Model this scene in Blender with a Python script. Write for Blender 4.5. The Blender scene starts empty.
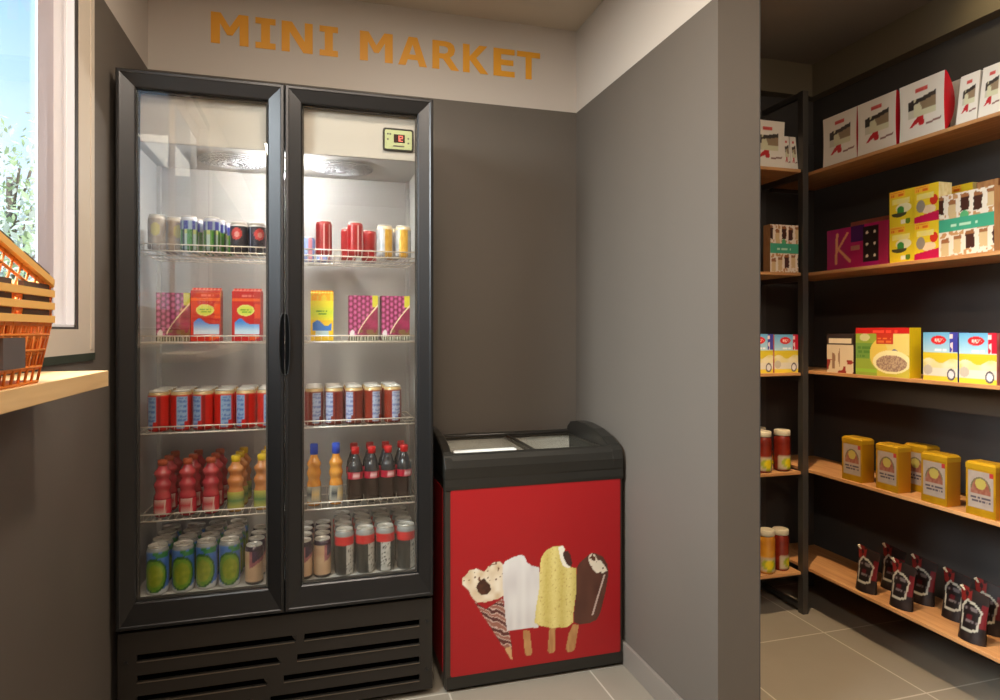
import bpy, bmesh, random
from math import *
from mathutils import Vector, Matrix
random.seed(5)
SC = bpy.context.scene
COL = SC.collection

# ------------------------------------------------------------------ colour + materials
def l1(v):
    v = max(0.0, min(255.0, v)) / 255.0
    return v / 12.92 if v <= 0.04045 else ((v + 0.055) / 1.055) ** 2.4
def lin(c): return (l1(c[0]), l1(c[1]), l1(c[2]), 1.0)
def mixc(a, b, t): return (a[0]+(b[0]-a[0])*t, a[1]+(b[1]-a[1])*t, a[2]+(b[2]-a[2])*t)

def mat(name, rgb, rough=0.5, metal=0.0, spec=0.5, noise=0.0, nscale=8.0, bump=0.0, bscale=60.0, emit=None, estr=0.0, coat=0.0):
    m = bpy.data.materials.new(name); m.use_nodes = True
    nt = m.node_tree; b = nt.nodes['Principled BSDF']
    b.inputs['Base Color'].default_value = lin(rgb)
    b.inputs['Roughness'].default_value = rough
    b.inputs['Metallic'].default_value = metal
    b.inputs['Specular IOR Level'].default_value = spec
    b.inputs['Coat Weight'].default_value = coat
    if emit:
        b.inputs['Emission Color'].default_value = lin(emit); b.inputs['Emission Strength'].default_value = estr
    if noise > 0 or bump > 0:
        tc = nt.nodes.new('ShaderNodeTexCoord')
    if noise > 0:
        n = nt.nodes.new('ShaderNodeTexNoise'); n.inputs['Scale'].default_value = nscale; n.inputs['Detail'].default_value = 4
        mx = nt.nodes.new('ShaderNodeMix'); mx.data_type = 'RGBA'
        mx.inputs[6].default_value = lin([c*(1-noise) for c in rgb]); mx.inputs[7].default_value = lin([c*(1+noise) for c in rgb])
        nt.links.new(tc.outputs['Object'], n.inputs['Vector']); nt.links.new(n.outputs['Fac'], mx.inputs[0]); nt.links.new(mx.outputs[2], b.inputs['Base Color'])
    if bump > 0:
        n2 = nt.nodes.new('ShaderNodeTexNoise'); n2.inputs['Scale'].default_value = bscale; n2.inputs['Detail'].default_value = 3
        bp = nt.nodes.new('ShaderNodeBump'); bp.inputs['Strength'].default_value = bump; bp.inputs['Distance'].default_value = 0.002
        nt.links.new(tc.outputs['Object'], n2.inputs['Vector']); nt.links.new(n2.outputs['Fac'], bp.inputs['Height']); nt.links.new(bp.outputs[0], b.inputs['Normal'])
    return m

def print_mat(name, rough=0.5, metal=0.0, coat=0.0, spec=0.5):
    m = bpy.data.materials.new(name); m.use_nodes = True
    nt = m.node_tree; b = nt.nodes['Principled BSDF']
    a = nt.nodes.new('ShaderNodeAttribute'); a.attribute_name = 'Col'
    nt.links.new(a.outputs['Color'], b.inputs['Base Color'])
    b.inputs['Roughness'].default_value = rough; b.inputs['Metallic'].default_value = metal
    b.inputs['Coat Weight'].default_value = coat; b.inputs['Specular IOR Level'].default_value = spec
    return m

def glass_mat(name, tint=(250, 252, 250), refl=1.0, rough=0.0):
    m = bpy.data.materials.new(name); m.use_nodes = True
    nt = m.node_tree; nt.nodes.clear()
    o = nt.nodes.new('ShaderNodeOutputMaterial'); mx = nt.nodes.new('ShaderNodeMixShader')
    t = nt.nodes.new('ShaderNodeBsdfTransparent'); t.inputs['Color'].default_value = lin(tint)
    g = nt.nodes.new('ShaderNodeBsdfGlossy'); g.inputs['Roughness'].default_value = rough
    f = nt.nodes.new('ShaderNodeLayerWeight'); f.inputs['Blend'].default_value = 0.5     # Schlick reflectance, the same from both faces
    pw = nt.nodes.new('ShaderNodeMath'); pw.operation = 'POWER'; pw.inputs[1].default_value = 5.0
    ml = nt.nodes.new('ShaderNodeMath'); ml.operation = 'MULTIPLY_ADD'; ml.inputs[1].default_value = 0.96; ml.inputs[2].default_value = 0.04
    mu = nt.nodes.new('ShaderNodeMath'); mu.operation = 'MULTIPLY'; mu.inputs[1].default_value = refl
    nt.links.new(f.outputs['Facing'], pw.inputs[0]); nt.links.new(pw.outputs[0], ml.inputs[0]); nt.links.new(ml.outputs[0], mu.inputs[0]); nt.links.new(mu.outputs[0], mx.inputs[0])
    nt.links.new(t.outputs[0], mx.inputs[1]); nt.links.new(g.outputs[0], mx.inputs[2]); nt.links.new(mx.outputs[0], o.inputs['Surface'])
    return m

def wood_mat(name, a, b_, axis='Y', rough=0.45):
    m = bpy.data.materials.new(name); m.use_nodes = True
    nt = m.node_tree; b = nt.nodes['Principled BSDF']; b.inputs['Roughness'].default_value = rough
    tc = nt.nodes.new('ShaderNodeTexCoord'); mp = nt.nodes.new('ShaderNodeMapping')
    mp.inputs['Scale'].default_value = (18, 1.5, 18) if axis == 'Y' else (1.5, 18, 18)
    n = nt.nodes.new('ShaderNodeTexNoise'); n.inputs['Scale'].default_value = 2.5; n.inputs['Detail'].default_value = 6; n.inputs['Distortion'].default_value = 0.6
    r = nt.nodes.new('ShaderNodeValToRGB'); r.color_ramp.elements[0].position = 0.3; r.color_ramp.elements[1].position = 0.7
    r.color_ramp.elements[0].color = lin(a); r.color_ramp.elements[1].color = lin(b_)
    nt.links.new(tc.outputs['Object'], mp.inputs[0]); nt.links.new(mp.outputs[0], n.inputs['Vector']); nt.links.new(n.outputs['Fac'], r.inputs[0]); nt.links.new(r.outputs[0], b.inputs['Base Color'])
    return m

def tile_mat():
    m = bpy.data.materials.new('floor_tiles'); m.use_nodes = True
    nt = m.node_tree; b = nt.nodes['Principled BSDF']; N = nt.nodes.new; L = nt.links.new
    tc = N('ShaderNodeTexCoord'); sp = N('ShaderNodeSeparateXYZ'); L(tc.outputs['Object'], sp.inputs[0])
    def gr(out, off, size, w):
        a = N('ShaderNodeMath'); a.operation = 'SUBTRACT'; L(out, a.inputs[0]); a.inputs[1].default_value = off
        p = N('ShaderNodeMath'); p.operation = 'PINGPONG'; L(a.outputs[0], p.inputs[0]); p.inputs[1].default_value = size/2
        c = N('ShaderNodeMath'); c.operation = 'LESS_THAN'; L(p.outputs[0], c.inputs[0]); c.inputs[1].default_value = w/2
        return c.outputs[0]
    gx = gr(sp.outputs[0], 2.03 - 0.5275*20, 0.5275, 0.006); gy = gr(sp.outputs[1], 1.711 - 0.462*20, 0.462, 0.006)
    mx = N('ShaderNodeMath'); mx.operation = 'MAXIMUM'; L(gx, mx.inputs[0]); L(gy, mx.inputs[1])
    n = N('ShaderNodeTexNoise'); n.inputs['Scale'].default_value = 4; n.inputs['Detail'].default_value = 5; L(tc.outputs['Object'], n.inputs['Vector'])
    c1 = N('ShaderNodeMix'); c1.data_type = 'RGBA'; c1.inputs[6].default_value = lin((132, 122, 108)); c1.inputs[7].default_value = lin((146, 136, 121)); L(n.outputs['Fac'], c1.inputs[0])
    c2 = N('ShaderNodeMix'); c2.data_type = 'RGBA'; L(mx.outputs[0], c2.inputs[0]); L(c1.outputs[2], c2.inputs[6]); c2.inputs[7].default_value = lin((186, 176, 160))
    L(c2.outputs[2], b.inputs['Base Color']); b.inputs['Roughness'].default_value = 0.42
    return m

M = dict(
    grey=mat('grey_wall_paint', (98, 89, 80), 0.62, noise=0.02, nscale=3, bump=0.06),
    dark=mat('dark_grey_wall', (72, 68, 66), 0.7, noise=0.03, nscale=3),  # darker grey for the storeroom walls
    white=mat('warm_white_paint', (198, 187, 176), 0.65, noise=0.01, nscale=2),
    ceil=mat('ceiling_paint', (210, 196, 178), 0.8),
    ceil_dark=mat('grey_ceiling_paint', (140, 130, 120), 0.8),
    beam=mat('olive_grey_beam_paint', (120, 110, 92), 0.5),
    casing=mat('beige_window_casing', (205, 190, 172), 0.5),
    pvc=mat('white_pvc', (238, 236, 238), 0.4),
    pvc_backlit=mat('backlit_sash_shade', (176, 166, 172), 0.5),  # backlit shade put into the sash colour
    gasket=mat('dark_gasket', (60, 56, 54), 0.6),
    gap_shade=mat('gap_shade_green', (38, 46, 30), 0.7),  # shade of the gap below the casing, put into the colour
    gold=mat('ochre_lettering', (236, 164, 44), 0.5),
    base=mat('grey_baseboard', (128, 118, 108), 0.4),
    anod=mat('dark_anodised_frame', (62, 61, 61), 0.34, metal=0.85, noise=0.03, nscale=2),
    black=mat('black_plastic', (22, 22, 22), 0.35),
    cab=mat('black_cabinet_steel', (44, 39, 34), 0.40, metal=0.3),
    shade_black=mat('recess_shade', (6, 6, 6), 0.95, spec=0.05),  # near-black stands in for the shade inside hollows
    liner=mat('white_fridge_liner', (192, 189, 184), 0.45),
    header=mat('white_header_panel', (188, 180, 171), 0.4),
    wire=mat('chrome_wire', (232, 222, 208), 0.3, metal=0.25),
    fan=mat('clear_fan_grille', (205, 208, 212), 0.25),
    tube=mat('lamp_tube', (255, 255, 255), 0.3, emit=(255, 250, 240), estr=9.0),
    lime=mat('lime_display_panel', (180, 186, 138), 0.4, emit=(190, 200, 130), estr=0.05),
    dispdark=mat('display_window', (40, 10, 8), 0.3),
    digit=mat('red_led_digit', (230, 120, 110), 0.4, emit=(255, 110, 90), estr=0.8),
    brass=mat('pale_segment', (214, 220, 160), 0.4),
    alu=mat('brushed_can_lid', (226, 221, 212), 0.3, metal=0.45),
    fblack=mat('freezer_black_trim', (50, 47, 42), 0.32, metal=0.5, coat=0.2),
    fgrey=mat('freezer_bronze_edge', (72, 66, 58), 0.33, metal=0.6),
    fwhite=mat('freezer_white_tub', (225, 222, 214), 0.5),
    steel=mat('black_shelf_steel', (98, 94, 90), 0.4, metal=0.75),
    foil=print_mat('printed_foil', 0.3, 0.15),
    card=print_mat('printed_card', 0.42),
    gloss=print_mat('printed_can', 0.28, 0.12, coat=0.2),
    plast=print_mat('printed_bottle', 0.22, 0.0, coat=0.3),
    sticker=print_mat('printed_sticker', 0.38),
    tin=print_mat('printed_tin', 0.3, 0.35),
    wood=wood_mat('shelf_wood_long', (176, 122, 74), (204, 152, 100)),
    woodx=wood_mat('shelf_wood_cross', (176, 122, 74), (204, 152, 100), 'X'),
    board=wood_mat('sill_board_wood', (212, 172, 118), (228, 190, 136)),
    orange=mat('orange_plastic', (248, 146, 58), 0.4),
    rim=mat('amber_plastic', (244, 188, 104), 0.4),
    handle=mat('brown_handle_plastic', (84, 66, 58), 0.5),
    tag=mat('grey_label_plate', (92, 84, 82), 0.5),
    glass=glass_mat('door_glass', (252, 252, 250), 1.7),
    wglass=glass_mat('window_glass', (245, 250, 250), 0.8),
    lidglass=glass_mat('freezer_lid_glass', (250, 250, 248), 0.7, 0.02),
    leaf=mat('leaf_green', (176, 190, 140), 0.6, noise=0.25, nscale=3),
    leaf2=mat('pale_leaf', (224, 226, 214), 0.6, noise=0.08, nscale=3),
    bark=mat('bark', (120, 104, 88), 0.9, noise=0.2),
    ground=mat('pale_ground', (150, 150, 130), 0.9, noise=0.1),
    redlid=mat('red_cap', (196, 24, 28), 0.35), bluelid=mat('blue_cap', (36, 76, 196), 0.35),
    yellowlid=mat('yellow_cap', (226, 190, 40), 0.35), orangelid=mat('orange_cap', (176, 80, 44), 0.4),
    whitelid=mat('cream_jar_lid', (194, 182, 156), 0.4), darklid=mat('dark_jar_lid', (58, 52, 48), 0.4),
)

# ------------------------------------------------------------------ mesh helpers
class MB:
    def __init__(s): s.v = []; s.f = []; s.mi = []; s.c = None; s.sm = []
    def add(s, vs, fs, mi=0, smooth=False, cols=None):
        o = len(s.v); s.v += [tuple(v) for v in vs]
        if cols is not None:
            if s.c is None: s.c = [(1, 1, 1, 1)]*o
            s.c += cols
        elif s.c is not None: s.c += [(1, 1, 1, 1)]*len(vs)
        for f in fs: s.f.append(tuple(i+o for i in f)); s.mi.append(mi); s.sm.append(smooth)
        return s
    def box(s, x0, x1, y0, y1, z0, z1, mi=0):
        return s.add([(x0,y0,z0),(x1,y0,z0),(x1,y1,z0),(x0,y1,z0),(x0,y0,z1),(x1,y0,z1),(x1,y1,z1),(x0,y1,z1)],
                     [(0,3,2,1),(4,5,6,7),(0,1,5,4),(1,2,6,5),(2,3,7,6),(3,0,4,7)], mi)
    def tube(s, pts, r, n=6, mi=0, cyc=False):
        pts = [Vector(p) for p in pts]; k = len(pts); rings = []
        for i, p in enumerate(pts):
            a = pts[i-1] if (i > 0 or cyc) else p; b = pts[(i+1) % k] if (i < k-1 or cyc) else p
            t = (b-a).normalized() if (b-a).length > 1e-9 else Vector((0,0,1))
            u = t.orthogonal().normalized() if abs(t.z) > 0.95 else t.cross(Vector((0,0,1))).normalized()
            w = t.cross(u)
            rings += [tuple(p + (u*cos(2*pi*j/n)+w*sin(2*pi*j/n))*r) for j in range(n)]
        fs = []
        for i in range(k if cyc else k-1):
            i2 = (i+1) % k
            for j in range(n): fs.append((i*n+j, i*n+(j+1)%n, i2*n+(j+1)%n, i2*n+j))
        if not cyc: fs += [tuple(range(n-1, -1, -1)), tuple((k-1)*n+j for j in range(n))]
        return s.add(rings, fs, mi, True)
    def lathe(s, prof, n=24, mi=0, paint=None, cx=0, cy=0, cz=0, smooth=True, caps=True):
        vs = []; cols = [] if paint else None; H = prof[-1][1]-prof[0][1] or 1
        for r, z in prof:
            for j in range(n):
                a = 2*pi*(j/n-0.5); vs.append((cx+r*sin(a), cy-r*cos(a), cz+z))
                if paint: cols.append(lin(paint(j/n, (z-prof[0][1])/H)))
        fs = []
        for i in range(len(prof)-1):
            for j in range(n): fs.append((i*n+j, i*n+(j+1)%n, (i+1)*n+(j+1)%n, (i+1)*n+j))
        s.add(vs, fs, mi, smooth, cols)
        if caps:
            o = len(s.v)-len(vs)
            s.f.append(tuple(o+j for j in range(n-1, -1, -1))); s.mi.append(mi); s.sm.append(False)
            s.f.append(tuple(o+(len(prof)-1)*n+j for j in range(n))); s.mi.append(mi); s.sm.append(False)
        return s
    def prism(s, poly, y0, y1, mi=0, axis='Y'):
        n = len(poly)
        P = {'Y': lambda a, b, t: (a, t, b), 'X': lambda a, b, t: (t, a, b), 'Z': lambda a, b, t: (a, b, t)}[axis]
        vs = [P(a, b, y0) for a, b in poly]+[P(a, b, y1) for a, b in poly]
        return s.add(vs, [tuple(range(n)), tuple(range(2*n-1, n-1, -1))]+[(i, i+n, (i+1)%n+n, (i+1)%n) for i in range(n)], mi)
    def grid(s, P, nu, nv, paint=None, mi=0, smooth=False):
        vs = []; cols = [] if paint else None
        for j in range(nv+1):
            for i in range(nu+1):
                u, v = i/nu, j/nv; vs.append(P(u, v))
                if paint: cols.append(lin(paint(u, v)))
        fs = [(j*(nu+1)+i, j*(nu+1)+i+1, (j+1)*(nu+1)+i+1, (j+1)*(nu+1)+i) for j in range(nv) for i in range(nu)]
        return s.add(vs, fs, mi, smooth, cols)
    def build(s, name, mats, parent=None, fix=True, bevel=0):
        me = bpy.data.meshes.new(name); me.from_pydata(s.v, [], s.f)
        for m in (mats if isinstance(mats, (list, tuple)) else [mats]): me.materials.append(m)
        me.polygons.foreach_set('material_index', s.mi); me.polygons.foreach_set('use_smooth', s.sm)
        if s.c is not None:
            at = me.color_attributes.new('Col', 'FLOAT_COLOR', 'POINT'); at.data.foreach_set('color', [x for c in s.c for x in c])
        if fix:
            bm = bmesh.new(); bm.from_mesh(me); bmesh.ops.recalc_face_normals(bm, faces=bm.faces); bm.to_mesh(me); bm.free()
        o = bpy.data.objects.new(name, me); COL.objects.link(o)
        if parent is not None: o.parent = parent
        if bevel > 0:
            b = o.modifiers.new('bevel', 'BEVEL'); b.width = bevel; b.segments = 2; b.limit_method = 'ANGLE'; b.angle_limit = radians(40)
        return o

def tag(o, label, cat, group=None, kind=None):
    o['label'] = label; o['category'] = cat
    if group: o['group'] = group
    if kind: o['kind'] = kind
    return o
def empty(name, loc=(0,0,0), rz=0):
    o = bpy.data.objects.new(name, None); COL.objects.link(o); o.location = loc; o.rotation_euler.z = rz; o.empty_display_size = 0.05; return o
def struct(o): o['kind'] = 'structure'; return o
def copy_tree(o, parent=None):
    c = o.copy(); COL.objects.link(c)
    if parent is not None: c.parent = parent
    for ch in list(o.children): copy_tree(ch, c)
    return c

# ------------------------------------------------------------------ little painting helpers
def hsh(i, j, k=0):
    x = sin(i*127.1+j*311.7+k*74.7)*43758.5453; return x-floor(x)
def vn(x, y, k=0):
    i, j = floor(x), floor(y); a, b = x-i, y-j; a = a*a*(3-2*a); b = b*b*(3-2*b)
    return (hsh(i,j,k)*(1-a)+hsh(i+1,j,k)*a)*(1-b)+(hsh(i,j+1,k)*(1-a)+hsh(i+1,j+1,k)*a)*b
def inr(u, v, a, b, c, d): return a <= u <= b and c <= v <= d
def ine(u, v, cx, cy, rx, ry): return ((u-cx)/rx)**2+((v-cy)/ry)**2 <= 1
def inp(x, y, P):
    r = False; j = len(P)-1
    for i in range(len(P)):
        xi, yi = P[i]; xj, yj = P[j]
        if (yi > y) != (yj > y) and x < (xj-xi)*(y-yi)/(yj-yi)+xi: r = not r
        j = i
    return r
def lines(u, v, a, b, c, d, n, k=0):   # rows of small illegible print
    if not inr(u, v, a, b, c, d): return False
    t = (v-c)/(d-c)*n; return (t-floor(t)) < 0.55 and hsh(floor(t), floor(u*38), k) > 0.25

# ================================================================== THE ROOM
YB, XL, XP0, XP1, YP = 2.645, -0.592, 1.122, 1.263, 1.602
ZP, ZC = 2.222, 2.585
XR, YR2 = 2.46, 2.705
YF, XFR = -2.6, 3.2
struct(MB().box(-0.75, XFR+0.1, YF-0.1, YR2+0.1, -0.06, 0).build('floor', tile_mat()))
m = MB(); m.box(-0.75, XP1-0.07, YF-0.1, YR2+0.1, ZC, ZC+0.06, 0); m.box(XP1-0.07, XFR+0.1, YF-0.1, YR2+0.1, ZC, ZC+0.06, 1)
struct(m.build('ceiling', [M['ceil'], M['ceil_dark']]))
m = MB(); m.box(-0.70, XP0+0.02, YB, YB+0.1, 0, ZP, 0); m.box(-0.70, XP0+0.02, YB, YB+0.1, ZP, ZC, 1)
struct(m.build('wall_back', [M['grey'], M['white']]))
# left wall with window opening
WY0, WY1, WZ0, WZ1 = 0.35, 1.885, 1.26, 2.42
XO = -0.682; WY2 = 1.985
m = MB()
m.box(XO, XL, YF, WY0, 0, ZP, 0); m.box(XO, XL, WY2, YB, 0, ZP, 0); m.box(XO, XL, WY0, WY2, 0, WZ0-0.006, 0)
m.box(XO, XL, YF, WY0, ZP, ZC, 1); m.box(XO, XL, WY2, YB, ZP, ZC, 1); m.box(XO, XL, WY0, WY2, WZ1, ZC, 1)
struct(m.build('wall_left', [M['grey'], M['white']]))
m = MB(); m.box(XP0, XP1, YP, YB+0.1, 0, ZP, 0); m.box(XP0, XP0+0.02, YP+0.002, YB+0.1, ZP, ZC, 1); m.box(XP0+0.02, XP1, YP+0.002, YB+0.1, ZP, ZC, 0); m.box(XP0, XP1, YP, YP+0.002, ZP, ZC, 0); m.box(XP1, XP1+0.004, YP, YB+0.1, 0, ZC, 2)
struct(m.build('wall_partition', [M['grey'], M['white'], M['dark']]))
struct(MB().box(XP1, XR+0.1, YR2, YR2+0.1, 0, ZC).build('wall_storeroom', M['dark']))
struct(MB().box(XR, XR+0.1, 0.2, YR2, 0, ZC).build('wall_right', M['dark']))
struct(MB().box(-0.75, XFR+0.1, YF-0.1, YF, 0, ZC).build('wall_front', M['white']))
m = MB(); m.box(XFR, XFR+0.1, YF, 0.2, 0, ZC); m.box(XR, XFR+0.1, 0.2, 0.3, 0, ZC)
struct(m.build('wall_entrance', M['white']))
# beam around the top of the store room
m = MB(); m.box(2.40, XR, 0.2, YR2, 2.425, ZC); m.box(XP1+0.004, 2.40, 2.645, YR2, 2.425, ZC)
struct(m.build('trim_1', M['beam']))
struct(MB().box(XP0-0.012, XP0, YP, YB, 0, 0.085).build('baseboard_partition', M['base'], bevel=0.002))
struct(MB().box(XL, XP0-0.012, YB-0.012, YB, 0, 0.085).build('baseboard_back', M['base'], bevel=0.002))

# window: flush casing, gasket line, white jambs, sash in painted backlit shade, glass
win = struct(empty('window_1', (XL, 1.1, WZ0)))
def wbuild(mb, name, mm):
    o = mb.build(name, mm); o.parent = win; o.location = -Vector(win.location); return o
m = MB(); e = 0.004
m.box(XL, XL+e, 1.906, 2.03, 1.19, 2.56); m.box(XL, XL+e, WY0-0.15, 1.906, 1.19, 1.2545)
m.box(XL, XL+e, WY0-0.15, 1.906, WZ1+0.04, 2.56); m.box(XL, XL+e, WY0-0.15, WY0-0.045, 1.2545, WZ1+0.04)
m.box(XL+e, XL+e+0.002, 1.995, 2.022, 1.20, 2.55)
wbuild(m, 'casing', M['casing'])
m = MB(); m.box(XL, XL+0.003, WY1, 1.906, 1.2545, WZ1+0.04); m.box(XL, XL+0.003, WY0-0.045, WY1, 1.2545, WZ0); m.box(XL, XL+0.004, WY0-0.045, WY1, WZ1, WZ1+0.04)
wbuild(m, 'gasket', M['gasket'])
m = MB(); t = 0.006
m.box(-0.636, XL+0.001, WY1-t, WY2, WZ0, WZ1); m.box(-0.636, XL+0.001, WY0, WY0+t, WZ0, WZ1)
m.box(-0.636, XL+0.001, WY0, WY1, WZ0-0.001, WZ0+t); m.box(-0.636, XL+0.001, WY0, WY1, WZ1-t, WZ1)
m.box(-0.612, -0.607, WY1-t-0.003, WY1-t, WZ0+t, WZ1-t)
wbuild(m, 'jamb_lining', M['pvc'])
m = MB()
for a, b, c, d in ((1.781, WY1, WZ0, WZ1), (WY0, WY0+0.1, WZ0, WZ1), (1.02, 1.14, WZ0, WZ1), (WY0+0.1, 1.781, WZ0, WZ0+0.085), (WY0+0.1, 1.781, WZ1-0.085, WZ1)):
    m.box(-0.6405, -0.636, a, b, c, d)
wbuild(m, 'sash', M['pvc_backlit'])
m = MB(); m.box(-0.6400, -0.6385, WY0+0.1, 1.02, WZ0+0.085, WZ1-0.085); m.box(-0.6400, -0.6385, 1.14, 1.781, WZ0+0.085, WZ1-0.085)
wbuild(m, 'pane', M['wglass'])
struct(MB().box(XL, XL+0.006, WY0-0.15, 2.03, 1.170, 1.19).build('gap_shade_strip', M['gap_shade']))  # dark strip painted as the shaded gap under the window casing

# MINI MARKET lettering, painted on the wall
LET = {
 'M': (((0,0),(0,1),(.26,1),(.5,.56),(.74,1),(1,1),(1,0),(.76,0),(.76,.66),(.57,.3),(.43,.3),(.24,.66),(.24,0)),),
 'I': (((0,0),(0,.2),(.28,.2),(.28,.8),(0,.8),(0,1),(1,1),(1,.8),(.72,.8),(.72,.2),(1,.2),(1,0)),),
 'N': (((0,0),(0,1),(.33,1),(.74,.38),(.74,1),(1,1),(1,0),(.7,0),(.26,.66),(.26,0)),),
 'A': (((0,0),(.36,1),(.66,1),(1,0),(.74,0),(.67,.21),(.33,.21),(.26,0)), ((.39,.39),(.61,.39),(.5,.74))),
 'R': (((0,0),(0,1),(.5,1),(.68,.97),(.8,.88),(.85,.72),(.8,.55),(.66,.44),(1,0),(.7,0),(.4,.38),(.26,.38),(.26,0)), ((.26,.56),(.26,.82),(.46,.82),(.56,.78),(.59,.7),(.56,.61),(.46,.56))),
 'K': (((0,0),(0,1),(.26,1),(.26,.58),(.64,1),(.96,1),(.52,.54),(1,0),(.68,0),(.26,.46),(.26,0)),),
 'E': (((0,0),(0,1),(1,1),(1,.8),(.36,.8),(.36,.61),(.94,.61),(.94,.41),(.36,.41),(.36,.2),(1,.2),(1,0)),),
 'T': (((.37,0),(.37,.8),(0,.8),(0,1),(1,1),(1,.8),(.63,.8),(.63,0)),),
}
sign = empty('wall_lettering', (0.287, YB, 2.347)); tag(sign, 'large ochre capital letters painted high on the white wall above the drinks fridge', 'sign')
def letter(ch, x0, x1):
    cu = bpy.data.curves.new('g', 'CURVE'); cu.dimensions = '2D'; cu.fill_mode = 'BOTH'; cu.extrude = 0.001
    for lp in LET[ch]:
        sp = cu.splines.new('POLY'); sp.points.add(len(lp)-1); sp.use_cyclic_u = True
        for p, (a, b) in zip(sp.points, lp): p.co = (a*(x1-x0), b*0.119, 0, 1)
    to = bpy.data.objects.new('t', cu); COL.objects.link(to)
    bpy.context.view_layer.update()
    me = bpy.data.meshes.new_from_object(to.evaluated_get(bpy.context.evaluated_depsgraph_get()))
    bpy.data.objects.remove(to)
    me.transform(Matrix.Rotation(radians(90), 4, 'X')); me.name = 'letter'
    me.materials.clear(); me.materials.append(M['gold'])
    o = bpy.data.objects.new('letter', me); COL.objects.link(o); o.parent = sign
    o.location = (x0-0.287, -0.0012, 0); o['label'] = 'painted ochre letter %s' % ch
for ch, a, b in zip('MINIMARKET', (-.377,-.218,-.122,.021,.178,.332,.474,.605,.739,.845), (-.243,-.144,-.005,.092,.310,.451,.588,.716,.834,.951)):
    letter(ch, a, b)

# ================================================================== DRINKS FRIDGE
FX0, FX1, FY = -0.570, 0.390, 2.165
fr = empty('drinks_fridge', ((FX0+FX1)/2, 2.4, 0))
tag(fr, 'tall black two-door glass drinks fridge below the ochre lettering', 'fridge')
FO = Vector(fr.location)
def fpart(mb, name, mm, parent=None, **k):
    o = mb.build(name, mm, **k)
    if parent is None: o.parent = fr; o.location = -FO
    else: o.parent = parent
    return o
# outer body: sides, top, back, lower housing
m = MB()
m.box(FX0, FX0+0.022, 2.212, 2.625, 0.02, 2.04); m.box(FX1-0.022, FX1, 2.212, 2.625, 0.02, 2.04)
m.box(FX0+0.022, FX1-0.022, 2.212, 2.625, 2.015, 2.04); m.box(FX0+0.022, FX1-0.022, 2.60, 2.625, 0.02, 2.015)
m.box(FX0+0.022, FX1-0.022, 2.212, 2.60, 0.33, 0.40); m.box(FX0+0.022, FX1-0.022, 2.212, 2.60, 0.02, 0.05)
fpart(m, 'cabinet_body', M['cab'])
for x in (FX0+0.06, FX1-0.06):
    for y in (2.24, 2.58):
        fpart(MB().lathe([(0.018, 0), (0.018, 0.02)], 14, cx=x, cy=y), 'foot', M['black'])
# liner
LX0, LX1, LYB, LZ0, LZ1 = -0.542, 0.364, 2.565, 0.418, 1.843
m = MB()
m.box(FX0+0.0225, LX0, 2.212, 2.599, 0.4005, 2.0145); m.box(LX1, FX1-0.0225, 2.212, 2.599, 0.4005, 2.0145)
m.box(LX0, LX1, LYB, 2.599, 0.4005, 2.0145); m.box(LX0, LX1, 2.212, LYB, 0.4005, LZ0); m.box(LX0, LX1, 2.24, LYB, LZ1, LZ1+0.012)
for x in (LX0+0.0005, LX1-0.0125): m.box(x, x+0.012, 2.545, 2.564, LZ0, LZ1)
liner = fpart(m, 'inner_liner', M['liner'])
# header panel with lip
m = MB(); m.box(LX0, LX1, 2.214, 2.239, 1.853, 2.0); m.prism([(2.210, 1.838), (2.210, 1.853), (2.243, 1.853), (2.243, 1.846)], LX0, LX1, 0, 'X')
header = fpart(m, 'header_panel', M['header'])
# thermostat
th = empty('thermostat'); th.parent = fr; th.location = (0.278-FO.x, 2.2135-FO.y, 1.906)
def rrect(w, h, r, n=5, cx=0, cy=0):
    P = []
    for sx, sy, a0 in ((1, 1, 0), (-1, 1, 90), (-1, -1, 180), (1, -1, 270)):
        for k in range(n+1):
            a = radians(a0+90*k/n); P.append((cx+sx*(w/2-r)+r*cos(a), cy+sy*(h/2-r)+r*sin(a)))
    return P
MB().prism(rrect(0.105, 0.078, 0.009), -0.006, 0).build('thermostat_frame', M['black'], th)
MB().prism(rrect(0.092, 0.065, 0.005), -0.0072, -0.006).build('display_panel', M['lime'], th)
MB().box(-0.016, 0.022, -0.0084, -0.0072, -0.010, 0.018).build('display_window', M['dispdark'], th)
m = MB()
for x0, segs in ((-0.008, 'bc'), (0.004, 'abged')):
    w, h, z0 = 0.011, 0.02, -0.006
    S = {'a': (0, w, h-.0026, h), 'b': (w-.0026, w, h/2, h), 'c': (w-.0026, w, 0, h/2), 'd': (0, w, 0, .0026), 'e': (0, .0026, 0, h/2), 'g': (0, w, h/2-.0009, h/2+.0009)}
    for q in segs: a, b, c, d = S[q]; m.box(x0+a, x0+b, -0.0092, -0.0084, z0+c, z0+d)
m.build('digits', M['digit'], th)
for x, z in ((-0.036, 0.018), (-0.028, 0.018), (-0.036, 0.0), (0.034, 0.006), (0.034, -0.01)):
    MB().prism(rrect(0.006, 0.006, 0.002, 3, x, z), -0.0082, -0.0072).build('button', M['tag'], th)
MB().box(-0.018, 0.02, -0.0082, -0.0072, -0.024, -0.020).build('printed_line', M['tag'], th)
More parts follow.
